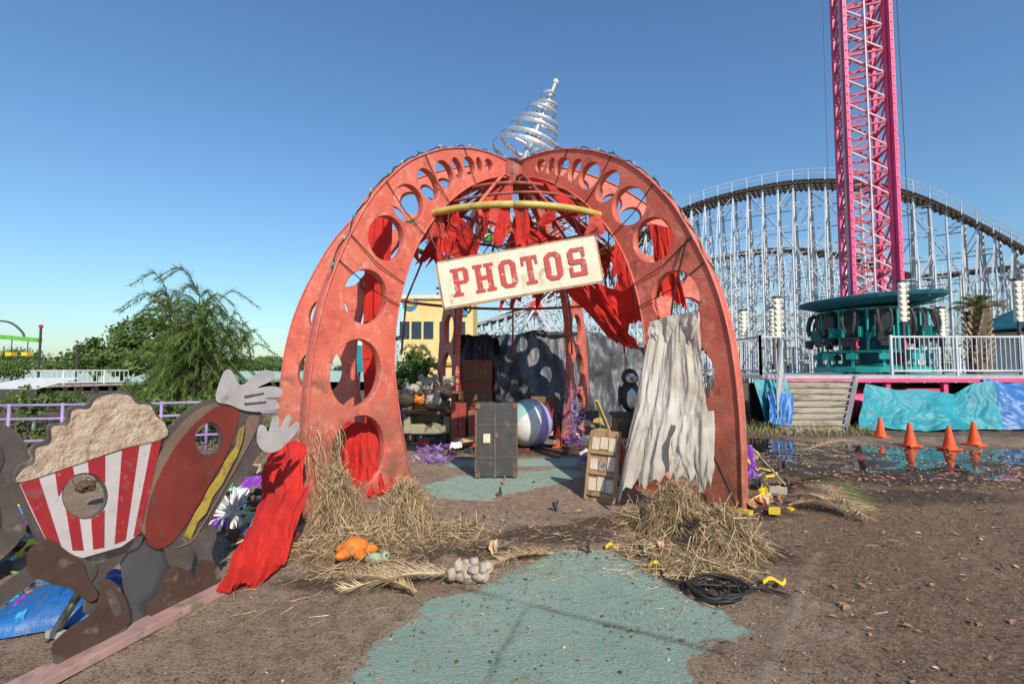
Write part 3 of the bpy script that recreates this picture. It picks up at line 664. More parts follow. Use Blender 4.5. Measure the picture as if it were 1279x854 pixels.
def straw_pile(name,blobs,n,L=(.10,.38)):
    B=[];Dd=[]
    tot=sum(x[2]*x[3]*(1+1.5*x[4]) for x in blobs)
    mb=MB()
    for (cx,cy,rx,ry,h) in blobs:
        k=int(n*rx*ry*(1+1.5*h)/tot)
        a=np.random.rand(k)*6.283; r=np.random.rand(k)**.55
        rr_=1+.35*(fbm(np.cos(a)*1.5+cx*3,np.sin(a)*1.5+cy*3,3,4)-.4)*2
        x=cx+r*rr_*rx*np.cos(a);y=cy+r*rr_*ry*np.sin(a); z=h*np.clip(1-r**1.5,0,1)*(.75+.4*np.random.rand(k))+.012
        B.append(np.stack([x,y,z],1))
        dd=np.stack([np.cos(a)*r*1.0+np.random.normal(size=k)*.55,np.sin(a)*r+np.random.normal(size=k)*.55,-h*r*2.6-h*.5+np.random.normal(size=k)*(.12+.3*h)],1); Dd.append(dd)
        P=[]
        for i in range(9):
            rr=i/8; P.append([Vector((cx+rr*.95*rx*math.cos(q)*(1+.1*math.sin(3*q)),cy+rr*.95*ry*math.sin(q),h*.9*max(0,1-rr**1.5)+.02*math.sin(q*5+i)-.02)) for q in [2*math.pi*j/24 for j in range(25)]])
        mb.grid(P,'mound')
    B=np.concatenate(B);Dd=np.concatenate(Dd);m=len(B)
    Ln=np.random.uniform(L[0],L[1],m)*(1+.4*np.random.rand(m)**3); B=B-Dd/np.linalg.norm(Dd,axis=1,keepdims=True)*(Ln*.5)[:,None]
    o=ribbons(name,B,Dd,Ln,np.random.uniform(.0035,.0075,m),np.random.normal(size=m)*.05,['straw','straw2','straw3'],np.random.choice(3,m,p=[.40,.40,.20]))
    k=mb.obj("thatch",None,True); k.parent=o
    return o
def gp(u,v): p=G(u,v); return p.x,p.y
straw_pile("straw_pile",[(*gp(420,655),.24,.24,.52),(*gp(505,665),.30,.28,.42),(*gp(455,685),.44,.28,.12),(*gp(560,668),.38,.20,.05),(*gp(475,718),.45,.14,.03),(*gp(395,690),.22,.18,.08)],7800)
straw_pile("straw_pile",[(*gp(845,662),.38,.32,.36),(*gp(905,688),.34,.30,.30),(*gp(800,652),.26,.2,.09),(*gp(870,712),.40,.18,.05),(*gp(805,690),.25,.15,.035)],7800)
n=900
pb=[];
for i in range(n): pb.append(tuple(ribpt(-38,ru(3.35,3.85),ru(.1,1.0),ru(-.12,.12))))
pb=np.array(pb); dd=np.random.normal(size=(n,3))*np.array([.3,.3,.2])+np.array([0,0,-1])
ribbons("straw_tuft",pb,dd,np.random.uniform(.1,.35,n),np.random.uniform(.004,.008,n),np.random.normal(size=n)*.03,['straw','straw2','straw3'],np.random.choice(3,n))
n=4200; x=np.random.normal(size=n)*1.9+.3; y=3.2+np.abs(np.random.normal(size=n))*2.2
dd=np.stack([np.random.normal(size=n),np.random.normal(size=n),np.random.normal(size=n)*.03],1)
keep=(fbm(x*2,y*2,3,91)>.44)&((y>3.8)|(np.random.rand(n)<.35)); x,y,dd=x[keep],y[keep],dd[keep]; n=len(x)
ribbons("loose_straw",np.stack([x,y,gz(x,y)+.012],1),dd,np.random.uniform(.03,.15,n),np.random.uniform(.003,.006,n),np.random.normal(size=n)*.01,['straw','straw2','straw3'],np.random.choice(3,n))
def leaves(name,x,y,size,mats,p):
    n=len(x); a=np.random.rand(n)*6.283; tilt=np.random.normal(size=n)*.35; t2=np.random.normal(size=n)*.35
    sx=size; sy=size*np.random.uniform(.35,.7,n)
    loc=np.array([[-.5,0,0],[-.15,.5,.22],[.25,.38,.2],[.5,0,.05],[.25,-.38,.2],[-.15,-.5,.22]])
    V=np.zeros((n,6,3))
    for i in range(6):
        lx=loc[i,0]*sx; ly=loc[i,1]*sy; lz=loc[i,2]*sy
        V[:,i,0]=x+lx*np.cos(a)-ly*np.sin(a); V[:,i,1]=y+lx*np.sin(a)+ly*np.cos(a); V[:,i,2]=lz+lx*np.clip(np.tan(tilt),-.8,.8)*.5+ly*np.clip(np.tan(t2),-.8,.8)*.5
    V[:,:,2]+=(gz(x,y)+.008+size*.15)[:,None]
    off=(np.arange(n)*6)[:,None]; Fq=np.concatenate([off+np.array([[0,1,2,3]]),off+np.array([[0,3,4,5]])],0)
    mi=np.random.choice(len(mats),n,p=p); npmesh(name,V.reshape(-1,3),Fq,[M[m] for m in mats],np.tile(mi,2)); print(name,n)
n=110000; x=np.random.uniform(.6,10.5,n); y=2.1+np.random.rand(n)**1.3*8.5
dens=np.clip((x-.9-.20*(y-2))/1.0,0.03,1)*np.clip((fbm(x*1.8,y*1.8,4,33)-.33)*3.2,.10,.8)*np.clip((11-y)/5,0.2,1)*np.clip(1.5-((x-pm.x)/4.5)**2*.6-((y-pm.y)/1.9)**2*.8,.05,1)
k=np.random.rand(n)<dens; x,y=x[k],y[k]
leaves("fallen_leaves",x,y,.020+.045*np.random.rand(len(x))**1.5,['leafa','leafb','leafc'],[.50,.26,.24])
n=9000; x=np.random.uniform(-2.6,1.8,n); y=2.3+np.random.rand(n)*6
dens=np.clip((fbm(x*2,y*2,3,55)-.38)*4,.06,1)*.6; k=np.random.rand(n)<dens; x,y=x[k],y[k]
leaves("fallen_leaves",x,y,np.random.uniform(.006,.026,len(x)),['leafa','leafb','leafc'],[.45,.2,.35])
mb=MB()
for i in range(1300):
    p=G(ru(420,1250),ru(590,850)) 
    if rnd()<.7: p=G(ru(540,780),ru(635,700))
    r=.003+.012*rnd()**3; mb.ell((p.x,p.y,float(gz(np.array([p.x]),np.array([p.y]))[0])+r*.3),(r,r*ru(.7,1.3),r*.6),random.choice(['mound','leafc','leafc','coral' if rnd()<.25 else 'mound']),6,.12)
mb.obj("mud_clods")
def frond(name,base,tip,h,width,k,nl=30):
    b=MB(); base=Vector(base);tip=Vector(tip); mid=(base+tip)/2+Vector((0,0,h)); S=bezier_smooth([base,mid,tip],16)
    b.tube(S,[.008*(1-i/len(S))+.003 for i in range(len(S))],k,5)
    for i in range(2,len(S)-1):
        p=Vector(S[i]); t=(Vector(S[i+1])-Vector(S[i-1])).normalized(); sd=t.cross(Vector((0,0,1))).normalized(); w=width*math.sin(math.pi*(.12+.85*i/len(S)))
        for s_ in(-1,1):
            for _ in range(3):
                q=p+(sd*s_*ru(.4,.8)+t*ru(.6,1.1))*w+Vector((0,0,-ru(0,.5)*w if p.z>.3 else ru(-.01,.06))); q.z=max(q.z,.02)
                o_=t*ru(-.02,.02); b.face([p+o_-t*.007,p+o_+t*.007,q],k)
    return b.obj(name)
frond("dry_palm_frond",G(575,716,.07),G(425,738,.06),.05,.26,'straw3')
frond("dry_palm_frond",G(520,738,.07),G(430,720,.06),.05,.22,'straw')
frond("dry_palm_frond",G(690,690,.03),G(600,712,.03),.05,.14,'straw')
frond("dry_palm_frond",G(985,605,.05),G(1085,648,.05),.18,.35,'straw')
frond("dry_palm_frond",G(975,622,.05),G(1060,640,.05),.12,.3,'straw3')
frond("dry_palm_frond",G(1000,600,.05),G(1085,630,.05),.15,.3,'g2')
frond("dry_palm_frond",G(985,630,.05),G(1095,640,.05),.10,.3,'straw')
frond("dry_palm_frond",G(1010,560,.05),G(1090,556,.05),.12,.3,'straw')
# ------------------------------------------------------------ small foreground objects
def P0(u,v,z=0): return G(u,v,z)
b=MB(); p=P0(443,703)
for i in range(5):
    a=i*1.257+.3; b.ell((p.x+.10*math.cos(a),p.y+.09*math.sin(a),.10),(.085,.05,.045),'orange',12,.05,R=Matrix.Rotation(a,3,'Z'))
b.ell((p.x,p.y,.13),(.11,.10,.08),'orange',14,.05); b.obj("orange_starfish_plush",None,True)
b=MB(); p=P0(586,728)
for i in range(26):
    b.ell((p.x+ru(-.13,.13),p.y+ru(-.07,.07),ru(.05,.15)),(ru(.03,.06),ru(.03,.06),ru(.03,.05)),'coral',12,.15)
b.ell((p.x,p.y,.07),(.12,.08,.07),'coral',14,.12)
b.obj("coral_rock",None,True)
b=MB(); p=P0(468,712); b.ell((p.x,p.y,.09),(.08,.05,.045),'greenplush',10,.1); b.ell((p.x+.08,p.y,.11),.04,'greenplush',10,.1); b.ell((p.x+.10,p.y-.03,.13),.010,'black',6); b.obj("green_plush_toy",None,True)
b=MB(); p=P0(893,742); pts=[]
for i in range(170):
    a=i*.24; r=.15+.05*math.sin(i*.13)+.03*math.sin(i*.37); pts.append((p.x+r*1.1*math.cos(a)+.02*math.sin(i*.19),p.y+r*math.sin(a),.03+.03*(i/150)+.012*math.sin(i*.7)))
pts+= [(p.x+.3,p.y+.05,.03),(p.x+.42,p.y+.02,.02),(p.x+.5,p.y-.06,.02)]
b.tube(bezier_smooth(pts,2),.009,'rubber',6); b.tube(bezier_smooth([(p.x-.15,p.y+.1,.04),(p.x-.3,p.y+.2,.03),(p.x-.25,p.y+.45,.04),(p.x-.4,p.y+.6,.05)],6),.008,'rubber',6)
b.obj("coiled_cable",None,True)
b=MB()
for (u,v,L_) in((822,712,.16),(968,733,.18),(765,688,.12),(955,590,.3)):
    p=P0(u,v); pts=[Vector((p.x-L_/2,p.y,.03)),Vector((p.x-L_*.1,p.y+.03,.05)),Vector((p.x+L_*.2,p.y-.02,.03)),Vector((p.x+L_/2,p.y+.03,.04))]
    S=bezier_smooth([tuple(q) for q in pts],5); b.grid([[Vector(q)+Vector((0,-.02,0)) for q in S],[Vector(q)+Vector((0,.0,.02)) for q in S],[Vector(q)+Vector((0,.025,-.01)) for q in S]],'yellow')
b.obj("yellow_ribbon_scraps",None,True)
b=MB(); c=D(292,640,4.9)
for i in range(60):
    d=Vector((ru(-1,1),ru(-1,.5),ru(-1,1))).normalized(); o_=d.orthogonal().normalized()*.03; o2=d.cross(o_); r=ru(.2,.34)
    t=c+d*r; 
    for A_,B_ in((o_,o2),(o2,-o_),(-o_,-o2),(-o2,o_)): b.face([c+A_,c+B_,t],'white')
b.obj("spiky_star_ornament")
def heap(name,cx,cy,rx,ry,h,k,seed=3,rot=0,n=70,pw=2.2):
    a,bb=np.meshgrid(np.linspace(-1,1,n+1),np.linspace(-1,1,n+1),indexing='ij')
    r=np.maximum(np.abs(a)**pw,np.abs(bb)**pw); x=a*rx;y=bb*ry; z=h*np.maximum(0,1-r)**.45
    nz=fbm(x*4+seed,y*4+seed*3,5,seed)-.45; z=z*(1+1.6*nz)+.02+np.maximum(0,1-r)*nz*.1; ww=.2*nz
    P=[[Vector((cx+x[i,j]*math.cos(rot)-y[i,j]*math.sin(rot)+ww[i,j],cy+x[i,j]*math.sin(rot)+y[i,j]*math.cos(rot)+ww[i,j],z[i,j])) for j in range(n+1)] for i in range(n+1)]
    b=MB(); b.grid(P,k); return b.obj(name,None,True)
p=P0(48,790); heap("blue_tarp_heap",p.x-.10,p.y+.30,.30,.36,.14,'tarpblue',5,.4)
cols=['yellow','redp','tarpblue','greenp','white','brownwood','purpletin','wood','plushdark','bluep','straw3','dark','aqua','orange','mound','leafc','coral']
def junk(name,area,n,smin,smax,zmax,cols=cols):
    b=MB()
    for i in range(n):
        u=ru(area[0],area[1]);v=ru(area[2],area[3]);p=P0(u,v)
        s=ru(smin,smax); k=random.choice(cols); R=Matrix.Rotation(ru(0,6),3,'Z')@Matrix.Rotation(ru(-.6,.6),3,'X')
        t=rnd()
        if t<.28: b.box((p.x,p.y,ru(0,zmax)+s*.15),(s,s*ru(.3,.8),s*ru(.06,.3)),k,R=R)
        elif t<.5: b.ell((p.x,p.y,ru(0,zmax)+s*.2),(s*.4,s*.3,s*.2),k,12,.25,R=R)
        elif t<.7:
            q=Vector((p.x,p.y,ru(0,zmax)+.02)); b.tube([q,q+Vector((ru(-1,1),ru(-1,1),ru(-.1,.5)))*s],.010,k,6)
        else:
            q=Vector((p.x,p.y,ru(0,zmax)+.1)); b.drape([q,q+Vector((s*.7,0,.03))],[q+Vector((0,-s*.5,-.1)),q+Vector((s*.7,-s*.4,-.1))],k,nu=14,nv=10,amp=.04,folds=2,rag=.3)
    return b.obj(name)
junk("scrap_debris",(0,60,640,700),26,.1,.3,.1)
junk("scrap_debris",(-10,60,700,800),12,.08,.2,.05)
junk("scrap_debris",(245,345,590,690),40,.1,.3,.2)
junk("scrap_debris",(100,330,560,640),50,.15,.45,.3)
junk("scrap_debris",(925,990,570,650),40,.06,.22,.06,['purpletin','yellow','redp','wood','dark','straw','white','coral','leafc','leafb','leafa','mound','mound'])
junk("scrap_debris",(520,800,532,570),120,.1,.38,.15,['purpletin','white','redp','wood','dark','straw','brownwood','plush','dark','leafc','tarpblack','leafb','mound','mound'])
junk("scrap_debris",(500,620,495,560),80,.15,.45,.5,['plush','dark','brownwood','olive','purpletin','plushdark','white','wood','orange','leafa','redwood'])
junk("scrap_debris",(730,830,530,600),34,.1,.35,.35,['dark','brownwood','plushdark','white','wood','tanwood','mustard','purpletin'])
junk("scrap_debris",(560,820,500,530),60,.2,.6,.6,['dark','brownwood','plushdark','redwood','tarpgrey','tarpblack','wood','olive'])
junk("scrap_debris",(560,900,600,700),40,.02,.06,.003,['leafb','wood','dark','leafa','mound','leafc'])
junk("scrap_debris",(960,1000,520,545),8,.2,.4,.05,['straw','wood','coral'])
# ------------------------------------------------------------ furniture in the booth
c=P0(619,597); trunk=empty("steamer_trunk")
b=MB(); tw,tdp,thh=.62,.34,1.08; cy=c.y+tdp/2
b.box((c.x,cy,thh/2+.01),(tw,tdp,thh),'dark',.06); b.obj("body",trunk,bevel=.02)
b=MB(); R=Matrix.Rotation(.06,3,'Z')
def lp(x,y,z): return Vector((c.x,cy,0))+R@Vector((x,y,z))
for sx in(-1,1):
    for z in(.05,thh-.03): b.box(lp(sx*(tw/2-.035),-tdp/2-.004,z),(.07,.014,.07),'brownwood',.06)
b.box(lp(-.02,-tdp/2-.006,thh/2),(.035,.014,thh-.02),'outline',.06)
for z in(.3,.78): b.box(lp(0,-tdp/2-.003,z),(tw+.006,.01,.025),'outline',.06)
for sx in(-1,1): b.box(lp(sx*(tw/2-.008),-tdp/2-.002,thh/2),(.022,.012,thh-.2),'brownwood',.06)
b.box(lp(-.14,-tdp/2-.008,.58),(.10,.008,.13),'paper',.06); b.box(lp(.0,-tdp/2-.014,.62),(.05,.02,.07),'brownwood',.06)
b.ell((c.x+.05,cy,thh+.06),(.07,.07,.07),'black',10,.1)
b.obj("fittings",trunk,bevel=.003)
b=MB(); c=P0(662,562); b.ell((c.x,c.y+.4,.49),.49,'lav',36,0,R=Matrix.Rotation(.5,3,'Y')@Matrix.Rotation(.5,3,'X'),segs=['lav','aqua','pinkv','aqua','white','lav']); b.obj("beach_ball",None,True)
c=P0(595,545); d=c.y
cab=empty("red_cabinet"); b=MB(); b.box((c.x,d+.2,.9),(.72,.4,1.8),'redwood'); b.obj("body",cab,bevel=.015)
b=MB()
for z in(.35,.95,1.5): b.box((c.x,d-.012,z),(.6,.025,.42),'brownwood'); b.ell((c.x+.22,d-.04,z),.02,'steel',8)
b.obj("doors",cab,bevel=.01)
c=P0(533,556); b=MB(); ch=empty("armchair"); s=c
b.box((s.x,s.y+.3,.33),(.72,.62,.20),'olive'); b.box((s.x,s.y+.62,.55),(.78,.18,.68),'olive',R=Matrix.Rotation(-.15,3,'X'))
for sx in(-1,1): b.box((s.x+sx*.42,s.y+.3,.42),(.14,.66,.36),'olive')
for sx in(-1,1):
    for yy_ in(.06,.58): b.box((s.x+sx*.36,s.y+yy_,.11),(.05,.05,.23),'brownwood')
b.obj("seat_and_back",ch,bevel=.05)
b=MB()
for (u,v,d_,r,k) in ((535,482,10.4,.26,'plush'),(552,490,10.2,.22,'plushdark'),(515,488,10.2,.2,'plush'),(540,500,10,.2,'plush'),(524,500,9.8,.12,'orange'),(560,478,10.6,.15,'plush'),(505,500,9.8,.2,'plushdark')):
    q=D(u,v,d_); b.ell(q,(r,r*.8,r*.75),k,14,.06)
    for s_ in(-1,1): b.ell(q+Vector((s_*r*.6,0,r*.7)),(r*.28,r*.2,r*.3),k,8)
    b.ell(q+Vector((0,-r*.75,-r*.1)),(r*.35,r*.3,r*.25),k,8); b.ell(q+Vector((0,-r*1.02,-r*.05)),r*.09,'black',6)
    for s_ in(-1,1): b.ell(q+Vector((s_*r*.3,-r*.72,r*.2)),r*.08,'black',6)
b.obj("plush_toy_pile",None,True)
b=MB(); q=D(530,520,9.9); 
for k in range(3): b.box((q.x,q.y+.6,.25+k*.42),(1.3,.5,.06),'brownwood'); 
for sx in(-1,1): b.box((q.x+sx*.68,q.y+.6,.55),(.06,.5,1.1),'brownwood')
b.obj("wooden_shelf",None,bevel=.006)
for (u,v,w,h,k) in ((600,560,.5,.75,'brownwood'),(680,548,.6,.95,'brownwood'),(572,560,.3,.9,'redwood')):
    c=P0(u,v); e_=empty("wooden_cabinet"); b=MB(); b.box((c.x,c.y+.2,h/2),(w,.4,h),k); b.obj("body",e_,bevel=.012)
    b=MB()
    for sx in(-1,1): b.box((c.x+sx*w*.24,c.y-.012,h*.5),(w*.42,.02,h*.8),'redwood'); b.ell((c.x+sx*.04,c.y-.035,h*.55),.018,'steel',8)
    b.obj("doors",e_,bevel=.005)
def cone(u,v,h):
    c=P0(u,v); e_=empty("traffic_cone"); b=MB(); s=h/.5
    b.box((c.x,c.y,.02*s),(.30*s,.30*s,.035*s),'cone',ru(-.4,.4))
    b.lathe([(.125*s,.035*s),(.115*s,.06*s),(.032*s,.49*s),(.026*s,.5*s),(.02*s,.5*s)],(c.x,c.y,0),'cone',24); b.obj("cone_body",e_,False)
    return e_
for (u,v) in ((1100,546),(1137,557),(1186,561),(1217,556),(697,558)): 
    dd_=P0(u,v).y; cone(u,v,(29 if u>1120 else 25)/FL*dd_)
rack=empty("postcard_rack"); c=P0(749,627); b=MB(); rc0=Vector((c.x,c.y,0))
def rk(x,z,off=0):
    return rc0+Vector((.80,-.6,0))*x+Vector((0,0,z))+Vector((.35,.6,0))*(z*.42)+Vector((-.6,-.8,0))*off
def rbox(x0,z0,x1,z1,o0,o1,k):
    A_=[rk(x0,z0,o1),rk(x1,z0,o1),rk(x1,z1,o1),rk(x0,z1,o1)];B_=[rk(x0,z0,o0),rk(x1,z0,o0),rk(x1,z1,o0),rk(x0,z1,o0)]
    b.face(A_,k); b.face(B_[::-1],k)
    for i in range(4): b.face([A_[i],B_[i],B_[(i+1)%4],A_[(i+1)%4]],k)
rbox(-.2,.0,.2,.82,-.025,0,'tanwood')
for z in(.10,.34,.58):
    rbox(-.17,z-.03,.17,z,.001,.035,'tanwood')
    for i in range(3): rbox(-.165+i*.115,z+.005+ru(0,.02),-.065+i*.115,z+.14+ru(0,.05),.004,.012,'photo' if (i+int(z*10))%4==0 else 'paper')
rbox(-.2,.02,-.175,.8,.001,.035,'tanwood'); rbox(.175,.02,.2,.8,.001,.035,'tanwood')
b.obj("panel",rack)
b=MB(); b.beam(rk(-.15,.78,-.03),(c.x+.45,c.y+.75,0.0),.03,'wood'); b.beam(rk(.15,.78,-.03),(c.x+.75,c.y+.6,0.0),.03,'wood'); b.obj("rear_legs",rack)
st=empty("wooden_display_stand"); c=P0(787,608); b=MB(); b.box((c.x,c.y+.18,.47),(.34,.34,.94),'brownwood'); b.box((c.x,c.y+.18,.96),(.40,.4,.05),'dark'); b.obj("body",st,bevel=.01)
b=MB(); b.box((c.x-.02,c.y-.008,.78),(.24,.02,.18),'dark'); b.box((c.x-.02,c.y-.01,.45),(.24,.02,.3),'redwood'); b.box((c.x-.02,c.y-.03,.63),(.26,.03,.05),'mustard'); b.obj("drawers",st,bevel=.004)
b=MB(); q=Vector((c.x+.05,c.y+.15,1.0)); b.ell(q+Vector((0,0,.22)),(.14,.13,.23),'black',14); b.ell(q+Vector((0,-.04,.2)),(.09,.11,.17),'white',14); b.ell(q+Vector((0,0,.48)),(.12,.12,.12),'black',14); b.ell(q+Vector((0,-.08,.47)),(.08,.06,.07),'white',12)
b.lathe([(.035,0),(.0,.10)],q+Vector((0,-.12,.46)),'mustard',8,R=Matrix.Rotation(math.pi/2,3,'X'))
for s_ in(-1,1): b.ell(q+Vector((s_*.045,-.125,.50)),.014,'black',6); b.ell(q+Vector((s_*.14,0,.22)),(.03,.06,.16),'black',8)
b.obj("penguin_figurine",None,True)
w=empty("bicycle_wheel"); b=MB(); q=D(884,468,6.9); rw=.38
xdw=Vector((.85,.5,0)).normalized()
def wp(a,r): return q+xdw*(r*math.cos(a))+Vector((0,0,r*math.sin(a)))
b.tube([wp(i*2*math.pi/40,rw) for i in range(40)],.02,'rubber',8,True); b.tube([wp(i*2*math.pi/40,rw-.03) for i in range(40)],.01,'steel',6,True); b.tube([q-Vector((.03,-.05,0)),q+Vector((.03,-.05,0))],.03,'steel',8)
for i in range(28): b.tube([wp(i*.2244+.05*(i%2),.03),wp(i*.2244,rw-.03)],.003,'steel',4)
b.obj("wheel",w,True); b=MB(); b.beam(q,(q.x,q.y,0),.04,'dark'); b.obj("fork",w)
n=500; q=D(716,520,9.6); base=np.array([tuple(q)])+np.random.normal(size=(n,3))*np.array([.08,.08,.28])
ribbons("purple_tinsel_garland",base,np.random.normal(size=(n,3)),np.random.uniform(.04,.12,n),np.full(n,.012),np.zeros(n),['purpletin','lav'],np.random.choice(2,n))
for (u,v) in((545,578),(925,600),(540,565)):
    q=P0(u,v); n=260; base=np.array([(q.x,q.y,.07)])+np.random.normal(size=(n,3))*np.array([.16,.1,.04]); ribbons("purple_tinsel_garland",base,np.random.normal(size=(n,3)),np.random.uniform(.04,.14,n),np.full(n,.012),np.zeros(n),['purpletin','lav'],np.random.choice(2,n))
b=MB(); b.beam(P0(933,600),D(905,520,6.0),.02,'wood'); b.beam(P0(985,610),D(940,560,6.3),.02,'wood'); b.obj("wooden_poles")
b=MB(); q=P0(932,600); b.tube(bezier_smooth([(q.x-.1,q.y,.35),(q.x,q.y-.05,.30),(q.x+.15,q.y,.08),(q.x+.4,q.y+.1,.04),(q.x+.6,q.y+.3,.04)],8),.02,'yellow',8); b.drape([(q.x-.15,q.y,.55),(q.x+.1,q.y,.5)],[(q.x-.2,q.y-.1,.02),(q.x+.12,q.y-.1,.02)],'purpletin',nu=20,nv=20,amp=.04,folds=2); b.obj("hose_and_purple_cloth")
b=MB(); q=P0(770,560); b.beam(q,D(745,500,9.0),.05,'yellowpipe'); q=P0(735,545); b.box((q.x,q.y,.3),(.5,.1,.6),'dark',.3); b.obj("leaning_board")
# ------------------------------------------------------------ tarp covered stalls
def tarpwall(name,pts,k,dep,thick,seed):
    n=150; rows=60; T,J=np.meshgrid(np.linspace(0,1,rows+1),np.linspace(0,1,n+1),indexing='ij')
    tops=[]
    for j in range(n+1):
        s=j/n*(len(pts)-1); a=min(int(s),len(pts)-2); f=s-a
        tops.append(D(pts[a][0]*(1-f)+pts[a+1][0]*f,pts[a][1]*(1-f)+pts[a+1][1]*f,dep))
    tx=np.array([t.x for t in tops])[None,:]+T*0
    nz=fbm(tx*1.3+T*1.5+seed,T*2.2-tx*.9+seed,6,seed)-.47; n2=np.abs(fbm(tx*2.5+seed+nz*2,T*1.6+seed,4,seed+9)-.47)
    P=[]
    for i in range(rows+1):
        t=i/rows; row=[]
        for j in range(n+1):
            z0=tops[j].z; z_n=nz[i,j]; cr=n2[i,j]
            if t<.68: z=z0*(t/.68); y=dep-.5*(1-t/.68)+z_n*.7+cr*.8
            else: q=(t-.68)/.32; z=z0*(1-.10*q*q)+z_n*.14; y=dep+thick*q
            row.append(Vector((tops[j].x+z_n*.15,y,max(z,0)+z_n*.15-cr*.15)))
        P.append(row)
    b=MB(); b.grid(P,k); return b.obj(name,None,True)
tarpwall("grey_tarp_covered_stall",[(590,425),(600,418),(640,415),(690,414),(722,412),(760,418),(800,432),(835,440)],'tarpgrey',12.6,2.0,4)
tarpwall("black_tarp_covered_stall",[(566,428),(572,420),(600,420),(622,424),(624,440)],'tarpblack',11.9,1.2,8)
# ------------------------------------------------------------ yellow building
yb=empty("yellow_stucco_building"); b=MB(); A_=D(498,460,30); B_=D(592,460,32)
w_=B_.x-A_.x; zt=D(545,372,31).z
b.box(((A_.x+B_.x)/2,31+2,zt/2),(w_,4,zt),'ywall'); b.obj("walls",yb)
b=MB()
for i,(u,k,r) in enumerate(((512,'bluep',.5),(583,'dark',.32))):
    q=D(u,378 if i==0 else 385,30.9); b.lathe([(r,-.05),(r,.05)],(q.x,30.97,q.z),k,24,R=Matrix.Rotation(math.pi/2,3,'X')); b.lathe([(r*.6,-.05),(r*.6,.05)],(q.x,30.90,q.z),'mustard' if i==0 else 'ywall',24,R=Matrix.Rotation(math.pi/2,3,'X'))
for u in(505,520,535,555,575): 
    q=D(u,412,30.9); b.box((q.x,30.98,q.z),(.62,.08,1.1),'glassdark')
b.box(((A_.x+B_.x)/2,30.95,zt+.05),(w_+.3,.25,.25),'cream'); b.box(((A_.x+B_.x)/2,30.9,1.9),(w_+.2,.2,.2),'mustard'); b.box((B_.x-.8,30.9,zt-.9),(.9,.1,.5),'bluep')
b.obj("windows_and_trim",yb)
# ------------------------------------------------------------ ferris wheel
fw=empty("ferris_wheel"); b=MB(); cF=D(668,385,48); RF=9.5
def fp(a,r,o=0): return cF+Vector((r*math.cos(a),o,r*math.sin(a)))
for o_ in(-.8,.8):
    for r in(RF,RF-.9): b.tube([fp(i*2*math.pi/72,r,o_) for i in range(72)],.07,'galv',6,True)
    for i in range(24):
        a=i*math.pi/12; b.beam(fp(a,.5,o_),fp(a,RF,o_),.09,'galv')
        b.beam(fp(a,RF-.9,o_),fp(a+math.pi/24,RF,o_),.06,'galv'); b.beam(fp(a+math.pi/24,RF,o_),fp(a+math.pi/12,RF-.9,o_),.06,'galv')
b.obj("wheel",fw); b=MB()
for s_ in(-1,1):
    for o_ in(-1.3,1.3): b.beam((cF.x,cF.y+o_,cF.z),(cF.x+s_*4.5,cF.y+o_*1.5,0),.22,'galv')
b.lathe([(.6,-1.4),(.6,1.4)],cF,'redp',20,R=Matrix.Rotation(math.pi/2,3,'X')); b.obj("support_legs",fw)
b=MB()
for i in range(24):
    q=fp(i*math.pi/12,RF,0)-Vector((0,0,.9)); k=['redp','bluep','yellow','greenp','white'][i%5]
    b.lathe([(.15,.75),(.75,.45),(.78,.42)],q,k,10); b.lathe([(.45,-.6),(.65,-.3),(.65,-.05)],q,k,10); b.beam(q+Vector((0,0,-.5)),q+Vector((0,0,.8)),.06,'galv')
b.obj("gondolas",fw)
